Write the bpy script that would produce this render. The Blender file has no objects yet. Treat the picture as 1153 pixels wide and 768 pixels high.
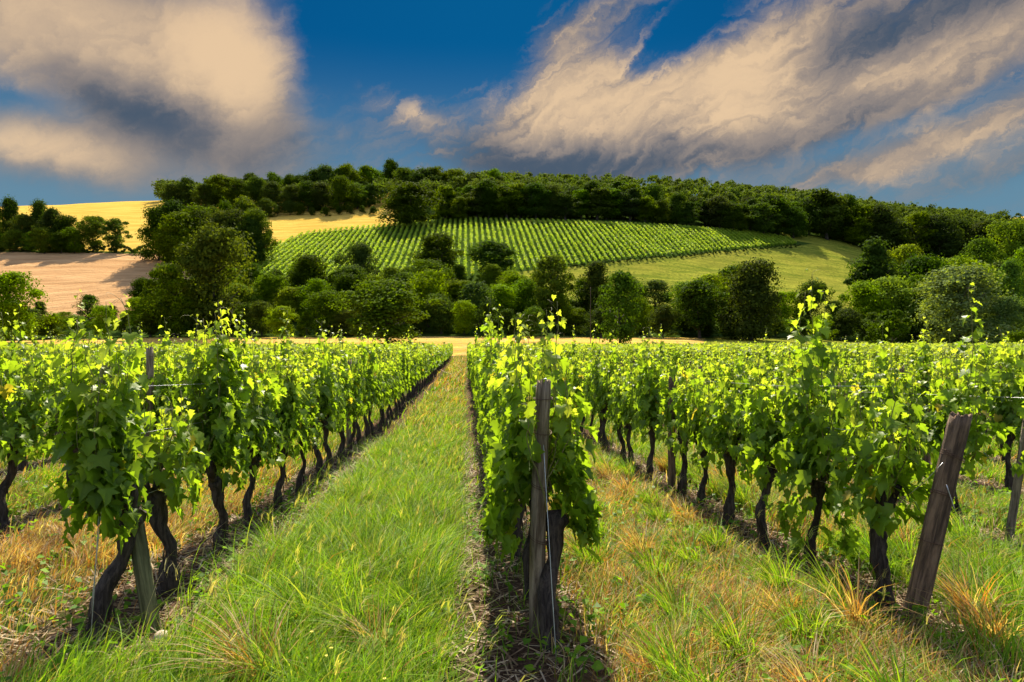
import bpy, math, random
import numpy as np
from mathutils import Vector, Matrix

# ------------------------------------------------------------------ scene, camera, light
SC = bpy.context.scene
COL = SC.collection
rng = np.random.default_rng(7)
random.seed(7)

YAW = math.radians(3.83)          # camera turned a little right of the row direction (+Y)
F = 769.0                         # focal length in photo pixels (24 mm on 36 mm)
CX, CY = 576.5, 383.0
ZC = 1.45
FW = np.array([math.sin(YAW), math.cos(YAW)])
RT = np.array([math.cos(YAW), -math.sin(YAW)])

cam_d = bpy.data.cameras.new('camera')
cam = bpy.data.objects.new('camera', cam_d)
COL.objects.link(cam)
cam.location = (0, 0, ZC)
cam.rotation_euler = (math.radians(90), 0, -YAW)
cam_d.lens = 24
cam_d.sensor_width = 36
cam_d.clip_start = 0.05
cam_d.clip_end = 6000
SC.camera = cam

SUN_EL, SUN_AZ = math.radians(47), math.radians(3.5)      # behind the scene, to the right
SUN_STRENGTH = 5.0
SKY_STRENGTH = 0.15
sun_d = bpy.data.lights.new('sun', 'SUN')
sun_d.energy = SUN_STRENGTH
sun_d.angle = math.radians(0.6)
sun_d.color = (1.0, 0.90, 0.70)
sun = bpy.data.objects.new('sun', sun_d)
COL.objects.link(sun)
sdir = Vector((math.cos(SUN_EL) * math.sin(SUN_AZ), math.cos(SUN_EL) * math.cos(SUN_AZ), math.sin(SUN_EL)))
sun.rotation_euler = sdir.to_track_quat('Z', 'Y').to_euler()
sun.location = (40, 40, 80)

SC.view_settings.view_transform = 'Standard'
SC.view_settings.look = 'None'
EXPO = 1.4
SC.view_settings.exposure = EXPO
SC.view_settings.gamma = 1
SC.render.engine = 'CYCLES'
SC.cycles.max_bounces = 6
SC.cycles.diffuse_bounces = 3
SC.cycles.glossy_bounces = 2
SC.cycles.transmission_bounces = 4
SC.cycles.transparent_max_bounces = 8
SC.cycles.sample_clamp_indirect = 4.0
SC.cycles.use_denoising = True
SC.cycles.use_adaptive_sampling = True
SC.cycles.adaptive_threshold = 0.02


# ------------------------------------------------------------------ node helpers
class N:
    """thin arithmetic wrapper over shader math nodes"""
    def __init__(s, nt, sock): s.nt, s.s = nt, sock
    def _op(s, op, *o, clamp=False):
        n = s.nt.nodes.new('ShaderNodeMath'); n.operation = op; n.use_clamp = clamp
        for i, v in enumerate((s,) + o):
            if isinstance(v, N): s.nt.links.new(v.s, n.inputs[i])
            else: n.inputs[i].default_value = v
        return N(s.nt, n.outputs[0])
    def __add__(s, o): return s._op('ADD', o)
    def __sub__(s, o): return s._op('SUBTRACT', o)
    def __mul__(s, o): return s._op('MULTIPLY', o)
    __radd__ = __add__
    __rmul__ = __mul__
    def clamp(s): return s._op('ADD', 0.0, clamp=True)
    def smooth(s, a, b):
        n = s.nt.nodes.new('ShaderNodeMapRange'); n.interpolation_type = 'SMOOTHSTEP'
        s.nt.links.new(s.s, n.inputs[0]); n.inputs[1].default_value = a; n.inputs[2].default_value = b
        return N(s.nt, n.outputs[0])


def combine(nt, x, y, z=0.0):
    n = nt.nodes.new('ShaderNodeCombineXYZ')
    for i, v in enumerate((x, y, z)):
        if isinstance(v, N): nt.links.new(v.s, n.inputs[i])
        else: n.inputs[i].default_value = v
    return n.outputs[0]


def noise(nt, vec, scale, detail=4, rough=0.55, dist=0.0, color=False):
    n = nt.nodes.new('ShaderNodeTexNoise')
    if vec is not None: nt.links.new(vec, n.inputs['Vector'])
    n.inputs['Scale'].default_value = scale
    n.inputs['Detail'].default_value = detail
    n.inputs['Roughness'].default_value = rough
    n.inputs['Distortion'].default_value = dist
    return n.outputs['Color'] if color else N(nt, n.outputs['Fac'])


def mixc(nt, fac, a, b, mode='MIX'):
    n = nt.nodes.new('ShaderNodeMix'); n.data_type = 'RGBA'; n.blend_type = mode
    if isinstance(fac, N): nt.links.new(fac.s, n.inputs[0])
    else: n.inputs[0].default_value = fac
    for i, v in ((6, a), (7, b)):
        if isinstance(v, (tuple, list)): n.inputs[i].default_value = (*v[:3], 1)
        else: nt.links.new(v, n.inputs[i])
    return n.outputs[2]


def S2L(r, g, b):
    f = lambda c: c / 12.92 if c <= 0.04045 else ((c + 0.055) / 1.055) ** 2.4
    return tuple(f(v / 255) for v in (r, g, b))


# ------------------------------------------------------------------ sky: Nishita + wind-drawn clouds
world = bpy.data.worlds.new('World')
SC.world = world
world.use_nodes = True
nt = world.node_tree
nt.nodes.clear()
out = nt.nodes.new('ShaderNodeOutputWorld')
bg = nt.nodes.new('ShaderNodeBackground')
nt.links.new(bg.outputs[0], out.inputs[0])
sky = nt.nodes.new('ShaderNodeTexSky')
sky.sky_type = 'NISHITA'
sky.sun_disc = False
sky.sun_elevation = SUN_EL
sky.sun_rotation = SUN_AZ
sky.altitude = 200
sky.air_density = 1.0
sky.dust_density = 0.4
sky.ozone_density = 3.0
tc = nt.nodes.new('ShaderNodeTexCoord')
sep = nt.nodes.new('ShaderNodeSeparateXYZ')
nt.links.new(tc.outputs['Generated'], sep.inputs[0])
dx, dy, dz = (N(nt, sep.outputs[i]) for i in range(3))
AZ = dx._op('ARCTAN2', dy) * 57.29578                 # degrees clockwise from north (+Y)
EL = dz._op('ARCSINE') * 57.29578


def azel(px, py):
    x = (px - CX) / F; z = (CY - py) / F
    return math.degrees(math.atan(x) + YAW), math.degrees(math.atan(z / math.hypot(1, x)))


PV = combine(nt, AZ * 0.1, EL * 0.1, 0.0)
w1 = noise(nt, PV, 0.55, 2, 0.5)
w2 = noise(nt, combine(nt, AZ * 0.1 + 7.3, EL * 0.1 + 3.1), 0.6, 2, 0.5)
w3 = noise(nt, PV, 2.6, 6, 0.65)
w4 = noise(nt, combine(nt, AZ * 0.1 + 4.0, EL * 0.12 + 9.0), 3.0, 6, 0.65)
WA = AZ + (w1 - 0.5) * 5.0 + (w3 - 0.5) * 3.0
WE = EL + (w2 - 0.5) * 4.0 + (w3 - 0.5) * 2.0


def blob(A, E, px, py, rx, ry, rot, amp):
    """soft elliptical bank of cloud at a compass direction; radii in degrees, rot anticlockwise"""
    a0, e0 = azel(px, py)
    c, s = math.cos(math.radians(rot)), math.sin(math.radians(rot))
    x = A - a0; y = E - e0
    u = (x * (c / rx)) + (y * (s / rx))
    v = (x * (-s / ry)) + (y * (c / ry))
    q = u * u + v * v
    return (q * -1.0)._op('EXPONENT') * amp


def fibres(rot, along, across, off, warp=1.0):
    c, s = math.cos(math.radians(rot)), math.sin(math.radians(rot))
    wa = AZ + (w1 - 0.5) * (9.0 * warp) + (w3 - 0.5) * 5.0; we = EL + (w2 - 0.5) * (9.0 * warp) + (w4 - 0.5) * 4.0
    u = wa * (c / along) + we * (s / along)
    v = wa * (-s / across) + we * (c / across)
    return noise(nt, combine(nt, u + off, v + off * 1.7), 1.0, 7, 0.58, 0.3)


# density of the banks
B = [  # px, py, rx, ry, rot, amp
    (120, 15, 15, 5.0, -2, .85), (245, 70, 5.5, 6.5, 70, 1.0), (40, 50, 8, 4.0, 0, .70), (150, 90, 9, 3.2, -12, .55),
    (210, 118, 6.0, 2.4, -14, .70), (50, 172, 8.5, 2.5, 2, 1.10), (230, 168, 12, 2.6, -3, .62), (310, 120, 4, 5, 0, .35),
    (200, 205, 18, 1.6, 0, .28),
    (455, 130, 4.5, 1.6, -22, .75), (560, 140, 6.5, 2.6, -8, .70), (585, 178, 9, 2.4, 0, .62), (400, 150, 5, 1.6, 0, .3),
    (650, 112, 6, 4.0, 10, 1.0), (618, 50, 2.4, 5.5, -8, .50), (690, 15, 7, 1.6, 14, .60), (655, 70, 2.6, 3, 0, .35),
    (740, 112, 9, 4.0, 6, 1.0), (850, 80, 6, 4.0, 32, .85), (810, 150, 9, 2.6, 6, .75), (720, 180, 12, 2.0, 0, .70),
    (985, 70, 12, 4.4, 16, .85), (1100, 45, 11, 5.0, 18, .85), (930, 22, 9, 2.4, 16, .50), (1060, 152, 10, 1.3, 12, .65),
    (1130, 180, 9, 1.3, 10, .60), (960, 192, 5, .7, 10, .50), (900, 130, 7, 2.0, 14, .45),
    (765, 48, 4.4, 1.8, 22, -1.1), (905, 168, 6, 1.2, 8, -.5), (1040, 125, 9, .8, 16, -.35), (930, 50, 5, .9, 24, -.3), (470, 50, 9, 5.0, 0, -.7), (560, 30, 5, 5, 0, -.3),
    (960, 100, 20, 8.0, 10, .30), (1120, 110, 10, 6.0, 0, .22), (700, 150, 20, 4.0, 0, .22),
    (20, 112, 3.0, .9, -10, -.75), (1090, 112, 7, 1.0, 14, -.40), (365, 40, 2.2, 8, 0, -.45),
]
base = None
for b in B:
    g = blob(WA, WE, *b)
    base = g if base is None else base + g
f_right = fibres(24, 10.0, 3.2, 3.0, 0.8)
f_left = fibres(66, 10.0, 4.0, 11.0, 0.8)
f_fine = fibres(26, 4.2, 1.0, 21.0, 0.8)
lr = AZ.smooth(-18.0, -4.0)                           # 0 in the west bank, 1 to the east
fib = f_left * (1.0 - 0.0) * 1.0
nmix = nt.nodes.new('ShaderNodeMix'); nmix.data_type = 'FLOAT'
nt.links.new(lr.s, nmix.inputs[0]); nt.links.new(f_left.s, nmix.inputs[2]); nt.links.new(f_right.s, nmix.inputs[3])
fib = N(nt, nmix.outputs[0])
amp_f = lr * 0.90 + 0.55
dens_raw = base + (fib - 0.5) * amp_f + (f_fine - 0.5) * (lr * 1.1 + 0.35)
# the unseen sky is brightened for fill, with loose scattered cloud of its own
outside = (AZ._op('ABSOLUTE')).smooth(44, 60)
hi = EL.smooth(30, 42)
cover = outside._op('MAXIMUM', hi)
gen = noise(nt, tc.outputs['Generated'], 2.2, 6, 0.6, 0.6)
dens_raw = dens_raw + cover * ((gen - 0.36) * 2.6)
dens = dens_raw.smooth(0.02, 1.60)
# light on the clouds: sun-warmed banks against grey undersides
LB = [(258, 60, 4.5, 6, 8, 1.1), (120, 25, 12, 3.2, -3, .62), (25, 75, 6, 3, 0, .5), (50, 168, 7.5, 1.7, 2, 1.0), (460, 132, 3.5, 1.2, -20, .75), (640, 105, 6, 3.8, 10, .80),
      (745, 118, 8, 2.8, 6, .85), (848, 78, 5, 3.6, 30, 1.05), (985, 80, 10, 3.4, 16, .45), (1110, 60, 8, 2.6, 18, .60),
      (1080, 158, 9, 1.4, 12, .5), (110, 110, 4.5, 1.3, -12, -.42), (185, 126, 5.0, 1.5, -8, -.62), (240, 170, 8, 1.7, -3, -.45), (590, 176, 8, 2.2, 0, -.55),
      (700, 186, 12, 1.4, 0, -.45), (1090, 5, 16, 2.0, 10, -.85), (1000, 120, 8, 1.2, 16, -.35)]
lit = None
for b in LB:
    g = blob(WA, WE, *b)
    lit = g if lit is None else lit + g
lit = (lit + (fib - 0.5) * (lr * 1.0 + 0.7) + (f_fine - 0.5) * (lr * 1.0 + 0.5) + (w3 - 0.5) * 0.4 + 0.02).smooth(-0.95, 1.65)
CL = 0.95 / 2 ** EXPO
sh = tuple(v * CL for v in S2L(76, 90, 108)); mid = tuple(v * CL for v in S2L(158, 144, 134)); br = tuple(v * CL for v in S2L(242, 208, 166))
c1 = mixc(nt, lit.smooth(0.0, 0.5), sh, mid)
c2 = mixc(nt, lit.smooth(0.4, 1.0), c1, br)
c2 = mixc(nt, cover, c2, (0.95, 0.88, 0.80))                    # cloud out of view made bright white to add fill light
SKYMUL = nt.nodes.new('ShaderNodeVectorMath'); SKYMUL.operation = 'MULTIPLY'
nt.links.new(sky.outputs[0], SKYMUL.inputs[0])
SKYMUL.inputs[1].default_value = (0.0002, 0.0086, 0.0150)
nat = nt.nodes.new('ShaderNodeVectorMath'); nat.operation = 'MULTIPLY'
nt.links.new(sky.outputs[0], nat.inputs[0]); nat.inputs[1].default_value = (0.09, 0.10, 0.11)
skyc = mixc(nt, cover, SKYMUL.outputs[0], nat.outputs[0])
hor = mixc(nt, EL.smooth(24.0, 8.5), skyc, tuple(v * CL for v in S2L(104, 144, 168)))
n_h = nt.nodes.new('ShaderNodeMix'); n_h.data_type = 'RGBA'
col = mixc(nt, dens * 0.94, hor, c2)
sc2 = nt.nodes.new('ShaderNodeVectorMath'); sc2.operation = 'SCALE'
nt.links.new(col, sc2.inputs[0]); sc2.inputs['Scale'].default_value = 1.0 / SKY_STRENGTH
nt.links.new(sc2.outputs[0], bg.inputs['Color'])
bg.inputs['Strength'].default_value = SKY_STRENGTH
world.cycles.sampling_method = 'MANUAL'
world.cycles.sample_map_resolution = 512


# ------------------------------------------------------------------ object / mesh helpers
def tag(o, label=None, cat=None, group=None, kind=None):
    if label: o['label'] = label
    if cat: o['category'] = cat
    if group: o['group'] = group
    if kind: o['kind'] = kind
    return o


def np_mesh(name, verts, polys, mats, col=None, smooth=False, midx=None):
    """polys: list of (M,k) index arrays; col: (V,3) point colours; midx: material index per poly array"""
    me = bpy.data.meshes.new(name)
    verts = np.asarray(verts, dtype=np.float32)
    loops = np.concatenate([p.reshape(-1) for p in polys]).astype(np.int32)
    tot = np.concatenate([np.full(len(p), p.shape[1], dtype=np.int32) for p in polys])
    start = np.concatenate([[0], np.cumsum(tot)[:-1]]).astype(np.int32)
    me.vertices.add(len(verts)); me.vertices.foreach_set('co', verts.reshape(-1))
    me.loops.add(len(loops)); me.loops.foreach_set('vertex_index', loops)
    me.polygons.add(len(tot)); me.polygons.foreach_set('loop_start', start); me.polygons.foreach_set('loop_total', tot)
    if midx is not None:
        me.polygons.foreach_set('material_index', np.concatenate([np.full(len(p), m, dtype=np.int32) for p, m in zip(polys, midx)]))
    if smooth: me.polygons.foreach_set('use_smooth', np.ones(len(tot), dtype=bool))
    me.update(calc_edges=True)
    if col is not None:
        a = me.color_attributes.new('col', 'FLOAT_COLOR', 'POINT')
        c4 = np.ones((len(verts), 4), dtype=np.float32); c4[:, :3] = col
        a.data.foreach_set('color', c4.reshape(-1))
    for m in (mats if isinstance(mats, (list, tuple)) else [mats]): me.materials.append(m)
    return me


def link(name, me, parent=None, loc=(0, 0, 0), rotz=0.0):
    o = bpy.data.objects.new(name, me)
    COL.objects.link(o)
    o.location = loc
    if rotz: o.rotation_euler.z = rotz
    if parent: o.parent = parent
    return o


class Acc:
    """collects vertex / face / colour arrays for one mesh"""
    def __init__(s): s.v, s.p, s.c, s.m, s.n = [], [], [], [], 0
    def add(s, v, polys, c=None, mi=0):
        v = np.asarray(v, dtype=np.float64).reshape(-1, 3)
        for p in polys: s.p.append(np.asarray(p) + s.n); s.m.append(mi)
        s.v.append(v)
        if c is None: c = (1, 1, 1)
        c = np.asarray(c, dtype=np.float64)
        s.c.append(np.broadcast_to(c, (len(v), 3)) if c.ndim == 1 else c)
        s.n += len(v)
    def mesh(s, name, mats, smooth=False):
        return np_mesh(name, np.concatenate(s.v), s.p, mats, np.concatenate(s.c), smooth, s.m)


def tube(pts, rad, sides=8, rough=0.0, r=None, cap=True):
    pts = np.asarray(pts, dtype=float); rad = np.broadcast_to(np.asarray(rad, dtype=float), (len(pts),))
    t = np.gradient(pts, axis=0); t /= np.linalg.norm(t, axis=1)[:, None] + 1e-9
    ref = np.array([1.0, 0, 0]) if abs(t[:, 0]).mean() < 0.8 else np.array([0, 1.0, 0])
    u = np.cross(t, ref); u /= np.linalg.norm(u, axis=1)[:, None] + 1e-9
    w = np.cross(t, u)
    a = np.linspace(0, 2 * np.pi, sides, endpoint=False)
    R = rad[:, None] * np.ones((1, sides))
    if rough and r is not None:
        ridge = r.normal(0, rough, (1, sides)) + r.normal(0, rough * 0.7, (len(pts), sides))
        R = R * np.clip(1 + ridge, 0.5, 1.7)
    v = pts[:, None, :] + R[..., None] * (np.cos(a)[None, :, None] * u[:, None, :] + np.sin(a)[None, :, None] * w[:, None, :])
    n = len(pts)
    i = np.arange(n - 1)[:, None] * sides; j = np.arange(sides)[None, :]; j2 = (j + 1) % sides
    q = np.stack([i + j, i + j2, i + sides + j2, i + sides + j], -1).reshape(-1, 4)
    v = v.reshape(-1, 3); polys = [q]
    if cap:
        v = np.vstack([v, pts[0], pts[-1]])
        k0, k1 = n * sides, n * sides + 1
        jj = np.arange(sides); jn = (jj + 1) % sides
        polys.append(np.stack([np.full(sides, k0), jn, jj], -1))
        polys.append(np.stack([np.full(sides, k1), (n - 1) * sides + jj, (n - 1) * sides + jn], -1))
    return v, polys


def norm(a): return a / (np.linalg.norm(a, axis=-1, keepdims=True) + 1e-9)


# ------------------------------------------------------------------ materials
def mat(name):
    m = bpy.data.materials.new(name); m.use_nodes = True
    m.node_tree.nodes.clear()
    o = m.node_tree.nodes.new('ShaderNodeOutputMaterial')
    return m, m.node_tree, o


def attr(nt, name='col'):
    a = nt.nodes.new('ShaderNodeAttribute'); a.attribute_name = name
    return a.outputs['Color']


def leafy(name, trans=0.45, rough=0.5, spec=0.4, tcol=(1.25, 1.35, 0.45), objvar=0.0):
    m, nt, o = mat(name)
    c = attr(nt)
    geo = nt.nodes.new('ShaderNodeNewGeometry')
    if objvar:
        oi = nt.nodes.new('ShaderNodeObjectInfo')
        hs = nt.nodes.new('ShaderNodeHueSaturation')
        r = N(nt, oi.outputs['Random'])
        nt.links.new((r * 0.035 + 0.485).s, hs.inputs['Hue'])
        r2 = (r * 7.31)._op('FRACT')
        nt.links.new((r2 * (2 * objvar) + (1 - objvar)).s, hs.inputs['Value'])
        nt.links.new(((r * 3.7)._op('FRACT') * 0.25 + 1.0).s, hs.inputs['Saturation'])
        nt.links.new(c, hs.inputs['Color']); c = hs.outputs[0]
    p = nt.nodes.new('ShaderNodeBsdfPrincipled')
    nt.links.new(c, p.inputs['Base Color'])
    p.inputs['Roughness'].default_value = rough
    p.inputs['Specular IOR Level'].default_value = spec
    t = nt.nodes.new('ShaderNodeBsdfTranslucent')
    vm = nt.nodes.new('ShaderNodeVectorMath'); vm.operation = 'MULTIPLY'
    nt.links.new(c, vm.inputs[0]); vm.inputs[1].default_value = tcol
    nt.links.new(vm.outputs[0], t.inputs['Color'])
    mx = nt.nodes.new('ShaderNodeMixShader'); mx.inputs[0].default_value = trans
    nt.links.new(p.outputs[0], mx.inputs[1]); nt.links.new(t.outputs[0], mx.inputs[2])
    nt.links.new(mx.outputs[0], o.inputs[0])
    return m


M_VINELEAF = leafy('vine_leaf', 0.60, 0.42, 0.22, (1.75, 1.7, 0.5))
M_FARLEAF = leafy('far_vine_leaf', 0.5, 0.6, 0.15, (1.5, 1.5, 0.55))
M_GRASS = leafy('grass_blades', 0.45, 0.55, 0.12, (1.6, 1.55, 0.45))
M_TREE = leafy('tree_leaf', 0.36, 0.85, 0.04, (1.8, 1.7, 0.35), objvar=0.22)
M_WOODLAND = leafy('woodland_leaf', 0.32, 0.85, 0.04, (1.4, 1.4, 0.45))


def bark(name, dark, light, scale=30, zs=0.15, bump=0.6, rough=0.85):
    m, nt, o = mat(name)
    tcn = nt.nodes.new('ShaderNodeTexCoord')
    mp = nt.nodes.new('ShaderNodeMapping'); mp.inputs['Scale'].default_value = (1, 1, zs)
    nt.links.new(tcn.outputs['Object'], mp.inputs[0])
    n1 = noise(nt, mp.outputs[0], scale, 8, 0.7, 0.4)
    n2 = noise(nt, tcn.outputs['Object'], 5, 4, 0.6)
    c = mixc(nt, n1.smooth(0.35, 0.7), dark, light)
    c = mixc(nt, (n2 - 0.45).clamp() * 1.2, c, tuple(v * 0.5 for v in dark))
    p = nt.nodes.new('ShaderNodeBsdfPrincipled')
    nt.links.new(c, p.inputs['Base Color']); p.inputs['Roughness'].default_value = rough
    p.inputs['Specular IOR Level'].default_value = 0.25
    bp = nt.nodes.new('ShaderNodeBump'); bp.inputs['Strength'].default_value = bump; bp.inputs['Distance'].default_value = 0.02
    nt.links.new(n1.s, bp.inputs['Height']); nt.links.new(bp.outputs[0], p.inputs['Normal'])
    nt.links.new(p.outputs[0], o.inputs[0])
    return m


M_VBARK = bark('vine_bark', (0.02, 0.014, 0.011), (0.10, 0.075, 0.058), 38, 0.16, 1.0)
M_SHOOT = bark('green_shoot', (0.10, 0.12, 0.03), (0.22, 0.17, 0.06), 20, 0.3, 0.1, 0.6)
M_TBARK = bark('tree_bark', (0.03, 0.024, 0.018), (0.10, 0.08, 0.06), 8, 0.3, 0.5)
M_POST = bark('weathered_post_wood', (0.085, 0.058, 0.036), (0.36, 0.28, 0.19), 34, 0.10, 1.0)
M_POSTDARK = bark('brown_post_wood', (0.055, 0.034, 0.022), (0.26, 0.165, 0.10), 34, 0.10, 1.0)
M_POSTMOSS = bark('mossy_post_wood', (0.05, 0.05, 0.018), (0.19, 0.18, 0.08), 26, 0.08, 0.7)


def plain(name, c, rough=0.5, metal=0.0):
    m, nt, o = mat(name)
    tcn = nt.nodes.new('ShaderNodeTexCoord')
    n1 = noise(nt, tcn.outputs['Object'], 14, 5, 0.6)
    p = nt.nodes.new('ShaderNodeBsdfPrincipled')
    nt.links.new(mixc(nt, n1, tuple(v * 0.65 for v in c), tuple(min(1, v * 1.3) for v in c)), p.inputs['Base Color'])
    p.inputs['Roughness'].default_value = rough; p.inputs['Metallic'].default_value = metal
    bp = nt.nodes.new('ShaderNodeBump'); bp.inputs['Strength'].default_value = 0.3; bp.inputs['Distance'].default_value = 0.01
    nt.links.new(n1.s, bp.inputs['Height']); nt.links.new(bp.outputs[0], p.inputs['Normal'])
    nt.links.new(p.outputs[0], o.inputs[0])
    return m


M_WIRE = plain('galvanised_wire', (0.42, 0.42, 0.43), 0.4, 0.8)
M_RUST = plain('rusty_wire', (0.10, 0.05, 0.03), 0.8, 0.3)
M_STONE = plain('pale_stone', (0.50, 0.38, 0.28), 0.9)
M_PETAL = plain('yellow_petal', (0.80, 0.62, 0.03), 0.6)

# ------------------------------------------------------------------ terrain
PXA = [-900, -300, 0, 100, 200, 290, 430, 570, 700, 820, 930, 1000, 1153, 1450, 2100]
DA = [98, 104, 112, 125, 138, 150, 170, 200, 235, 262, 300, 350, 420, 520, 750, 1200, 2200]
#        98   104  112  125  138  150  170  200  235  262  300  350  420  520  750 1200 2200
TAB = [
    [401, 392, 388, 384, 374, 350, 322, 290, 262, 250, 246, 246, 250, 256, 268, 285, 300],
    [401, 392, 388, 384, 374, 350, 322, 288, 258, 246, 242, 242, 246, 252, 266, 285, 300],
    [401, 392, 388, 384, 373, 348, 318, 283, 262, 250, 238, 231, 238, 250, 266, 285, 300],
    [401, 392, 388, 383, 370, 345, 316, 284, 261, 247, 234, 227, 236, 250, 266, 285, 300],
    [401, 391, 387, 382, 368, 338, 314, 286, 258, 245, 230, 222, 232, 248, 266, 285, 300],
    [400, 390, 386, 381, 366, 336, 312, 286, 264, 246, 230, 224, 232, 248, 266, 285, 300],
    [400, 389, 385, 381, 366, 334, 312, 284, 257, 245, 224, 214, 226, 246, 266, 285, 300],
    [400, 389, 385, 381, 364, 330, 305, 276, 249, 241, 224, 216, 218, 236, 262, 285, 300],
    [400, 389, 385, 381, 364, 340, 322, 281, 251, 243, 236, 226, 214, 230, 262, 285, 300],
    [401, 391, 387, 383, 368, 352, 330, 300, 264, 250, 242, 232, 222, 232, 262, 285, 300],
    [402, 393, 389, 385, 374, 362, 342, 316, 280, 264, 254, 245, 236, 240, 260, 285, 300],
    [402, 394, 390, 387, 378, 368, 350, 326, 300, 280, 268, 256, 246, 246, 260, 283, 300],
    [403, 396, 391, 389, 383, 375, 360, 342, 322, 306, 288, 272, 262, 256, 247, 262, 300],
    [403, 396, 391, 389, 384, 378, 366, 350, 332, 318, 300, 284, 272, 264, 250, 262, 300],
    [403, 396, 391, 389, 384, 378, 366, 350, 332, 318, 300, 284, 272, 264, 250, 262, 300],
]
TAB = np.array(TAB, float)
TAB[:, 1] -= 2.5; TAB[:, 2] -= 4.0; TAB[:, 3] -= 1.5
TAB[12, 14:16] = (246, 238)
gpx = np.linspace(PXA[0], PXA[-1], 601)
gld = np.linspace(math.log(98), math.log(2200), 400)
tmp = np.array([np.interp(gld, np.log(DA), row) for row in TAB])            # (px, D) pixel rows
G = np.array([np.interp(gpx, PXA, tmp[:, j]) for j in range(len(gld))]).T   # (601, 400)
G = (CY - G) / F * np.exp(gld)[None, :]                                      # height relative to the camera


def blur(a, k, axis):
    p = [(0, 0), (0, 0)]; p[axis] = (k, k)
    b = np.pad(a, p, mode='edge'); c = np.cumsum(b, axis=axis)
    c = np.insert(c, 0, 0, axis=axis)
    return (np.take(c, np.arange(2 * k + 1, 2 * k + 1 + a.shape[axis]), axis) - np.take(c, np.arange(0, a.shape[axis]), axis)) / (2 * k + 1)


G0 = G.copy()
for _ in range(2):
    G = blur(G, 5, 0); G = blur(G, 4, 1)
wfade = np.clip((np.exp(gld) - 98) / 20, 0, 1)[None, :]
G = G0 * (1 - wfade) + G * wfade
NEAR_D = [-60, 0, 4, 9, 17, 40, 92, 98]
NEAR_Z = [1.2, -1.45, -1.69, -1.96, -2.18, -2.22, -2.24, -2.26]


def vnoise(x, y, s, seed=0):
    xs, ys = np.asarray(x) / s, np.asarray(y) / s
    return (np.sin(xs * 1.7 + seed) * np.cos(ys * 1.3 + seed * 2.1) + 0.5 * np.sin(xs * 3.9 + ys * 2.7 + seed) + 0.35 * np.cos(xs * 6.1 - ys * 7.3 + seed * 0.7)) / 1.85


def toCam(x, y):
    return x * RT[0] + y * RT[1], x * FW[0] + y * FW[1]


def toWorld(xc, d):
    return xc * RT[0] + d * FW[0], xc * RT[1] + d * FW[1]


def TZ(x, y):
    """ground height (world z) at world x, y"""
    x = np.asarray(x, float); y = np.asarray(y, float)
    xc, d = toCam(x, y)
    k = np.array(NEAR_D, float)
    dd = np.linspace(-60, 98, 400)
    zz = np.interp(dd, k, NEAR_Z)
    zz = np.convolve(np.pad(zz, 6, mode='edge'), np.ones(13) / 13, mode='valid')
    near = np.interp(np.clip(d, -60, 98), dd, zz)
    near = near + 0.025 * vnoise(x, y, 0.8, 3) * (d < 60) + 0.03 * np.exp(-((x + 0.75) / 0.6) ** 2) 
    ds = np.clip(d, 98.0, 2199.0)
    px = np.clip(CX + F * xc / ds, gpx[0], gpx[-1] - 1)
    i = (px - gpx[0]) / (gpx[1] - gpx[0]); j = (np.log(ds) - gld[0]) / (gld[1] - gld[0])
    i0 = np.clip(i.astype(int), 0, len(gpx) - 2); j0 = np.clip(j.astype(int), 0, len(gld) - 2)
    a, b = i - i0, j - j0
    far = (G[i0, j0] * (1 - a) + G[i0 + 1, j0] * a) * (1 - b) + (G[i0, j0 + 1] * (1 - a) + G[i0 + 1, j0 + 1] * a) * b
    far = far + 0.3 * vnoise(x, y, 14, 5) * np.clip((ds - 110) / 40, 0, 1)
    return np.where(d < 98, near, far) + ZC


def grid_mesh(name, xs, ds, m, colfn=None):
    XC, D = np.meshgrid(xs, ds)
    X, Y = toWorld(XC, D)
    Z = TZ(X, Y)
    v = np.stack([X, Y, Z], -1).reshape(-1, 3)
    ny, nx = XC.shape
    i = np.arange(ny - 1)[:, None] * nx + np.arange(nx - 1)[None, :]
    q = np.stack([i, i + 1, i + nx + 1, i + nx], -1).reshape(-1, 4)
    c = colfn(X.ravel(), Y.ravel(), Z.ravel()) if colfn else None
    return np_mesh(name, v, [q], m, c, smooth=True)


# vineyard soil: earth, moss and straw-coloured litter; R = bare strip under the vines, G = dry lane
ROWX = [-2.07 + 2.42 * 0 - 2.30 * i for i in range(0, 1)]
ROWS = sorted([0.43, -2.07] + [-2.07 - 2.35 * i for i in range(1, 28)] + [2.60 + 2.12 * i for i in range(0, 42)])
ROWS_A = np.array(ROWS)


def soil_cols(X, Y, Z):
    d = np.min(np.abs(X[:, None] - ROWS_A[None, :]), axis=1)
    bare = np.clip(1.35 - d / 0.50, 0, 1) * (Y > 3)
    dry = ((X > 0.43) & (X < 2.6)) * 1.0
    return np.stack([bare, dry, np.zeros_like(X)], -1)


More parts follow.
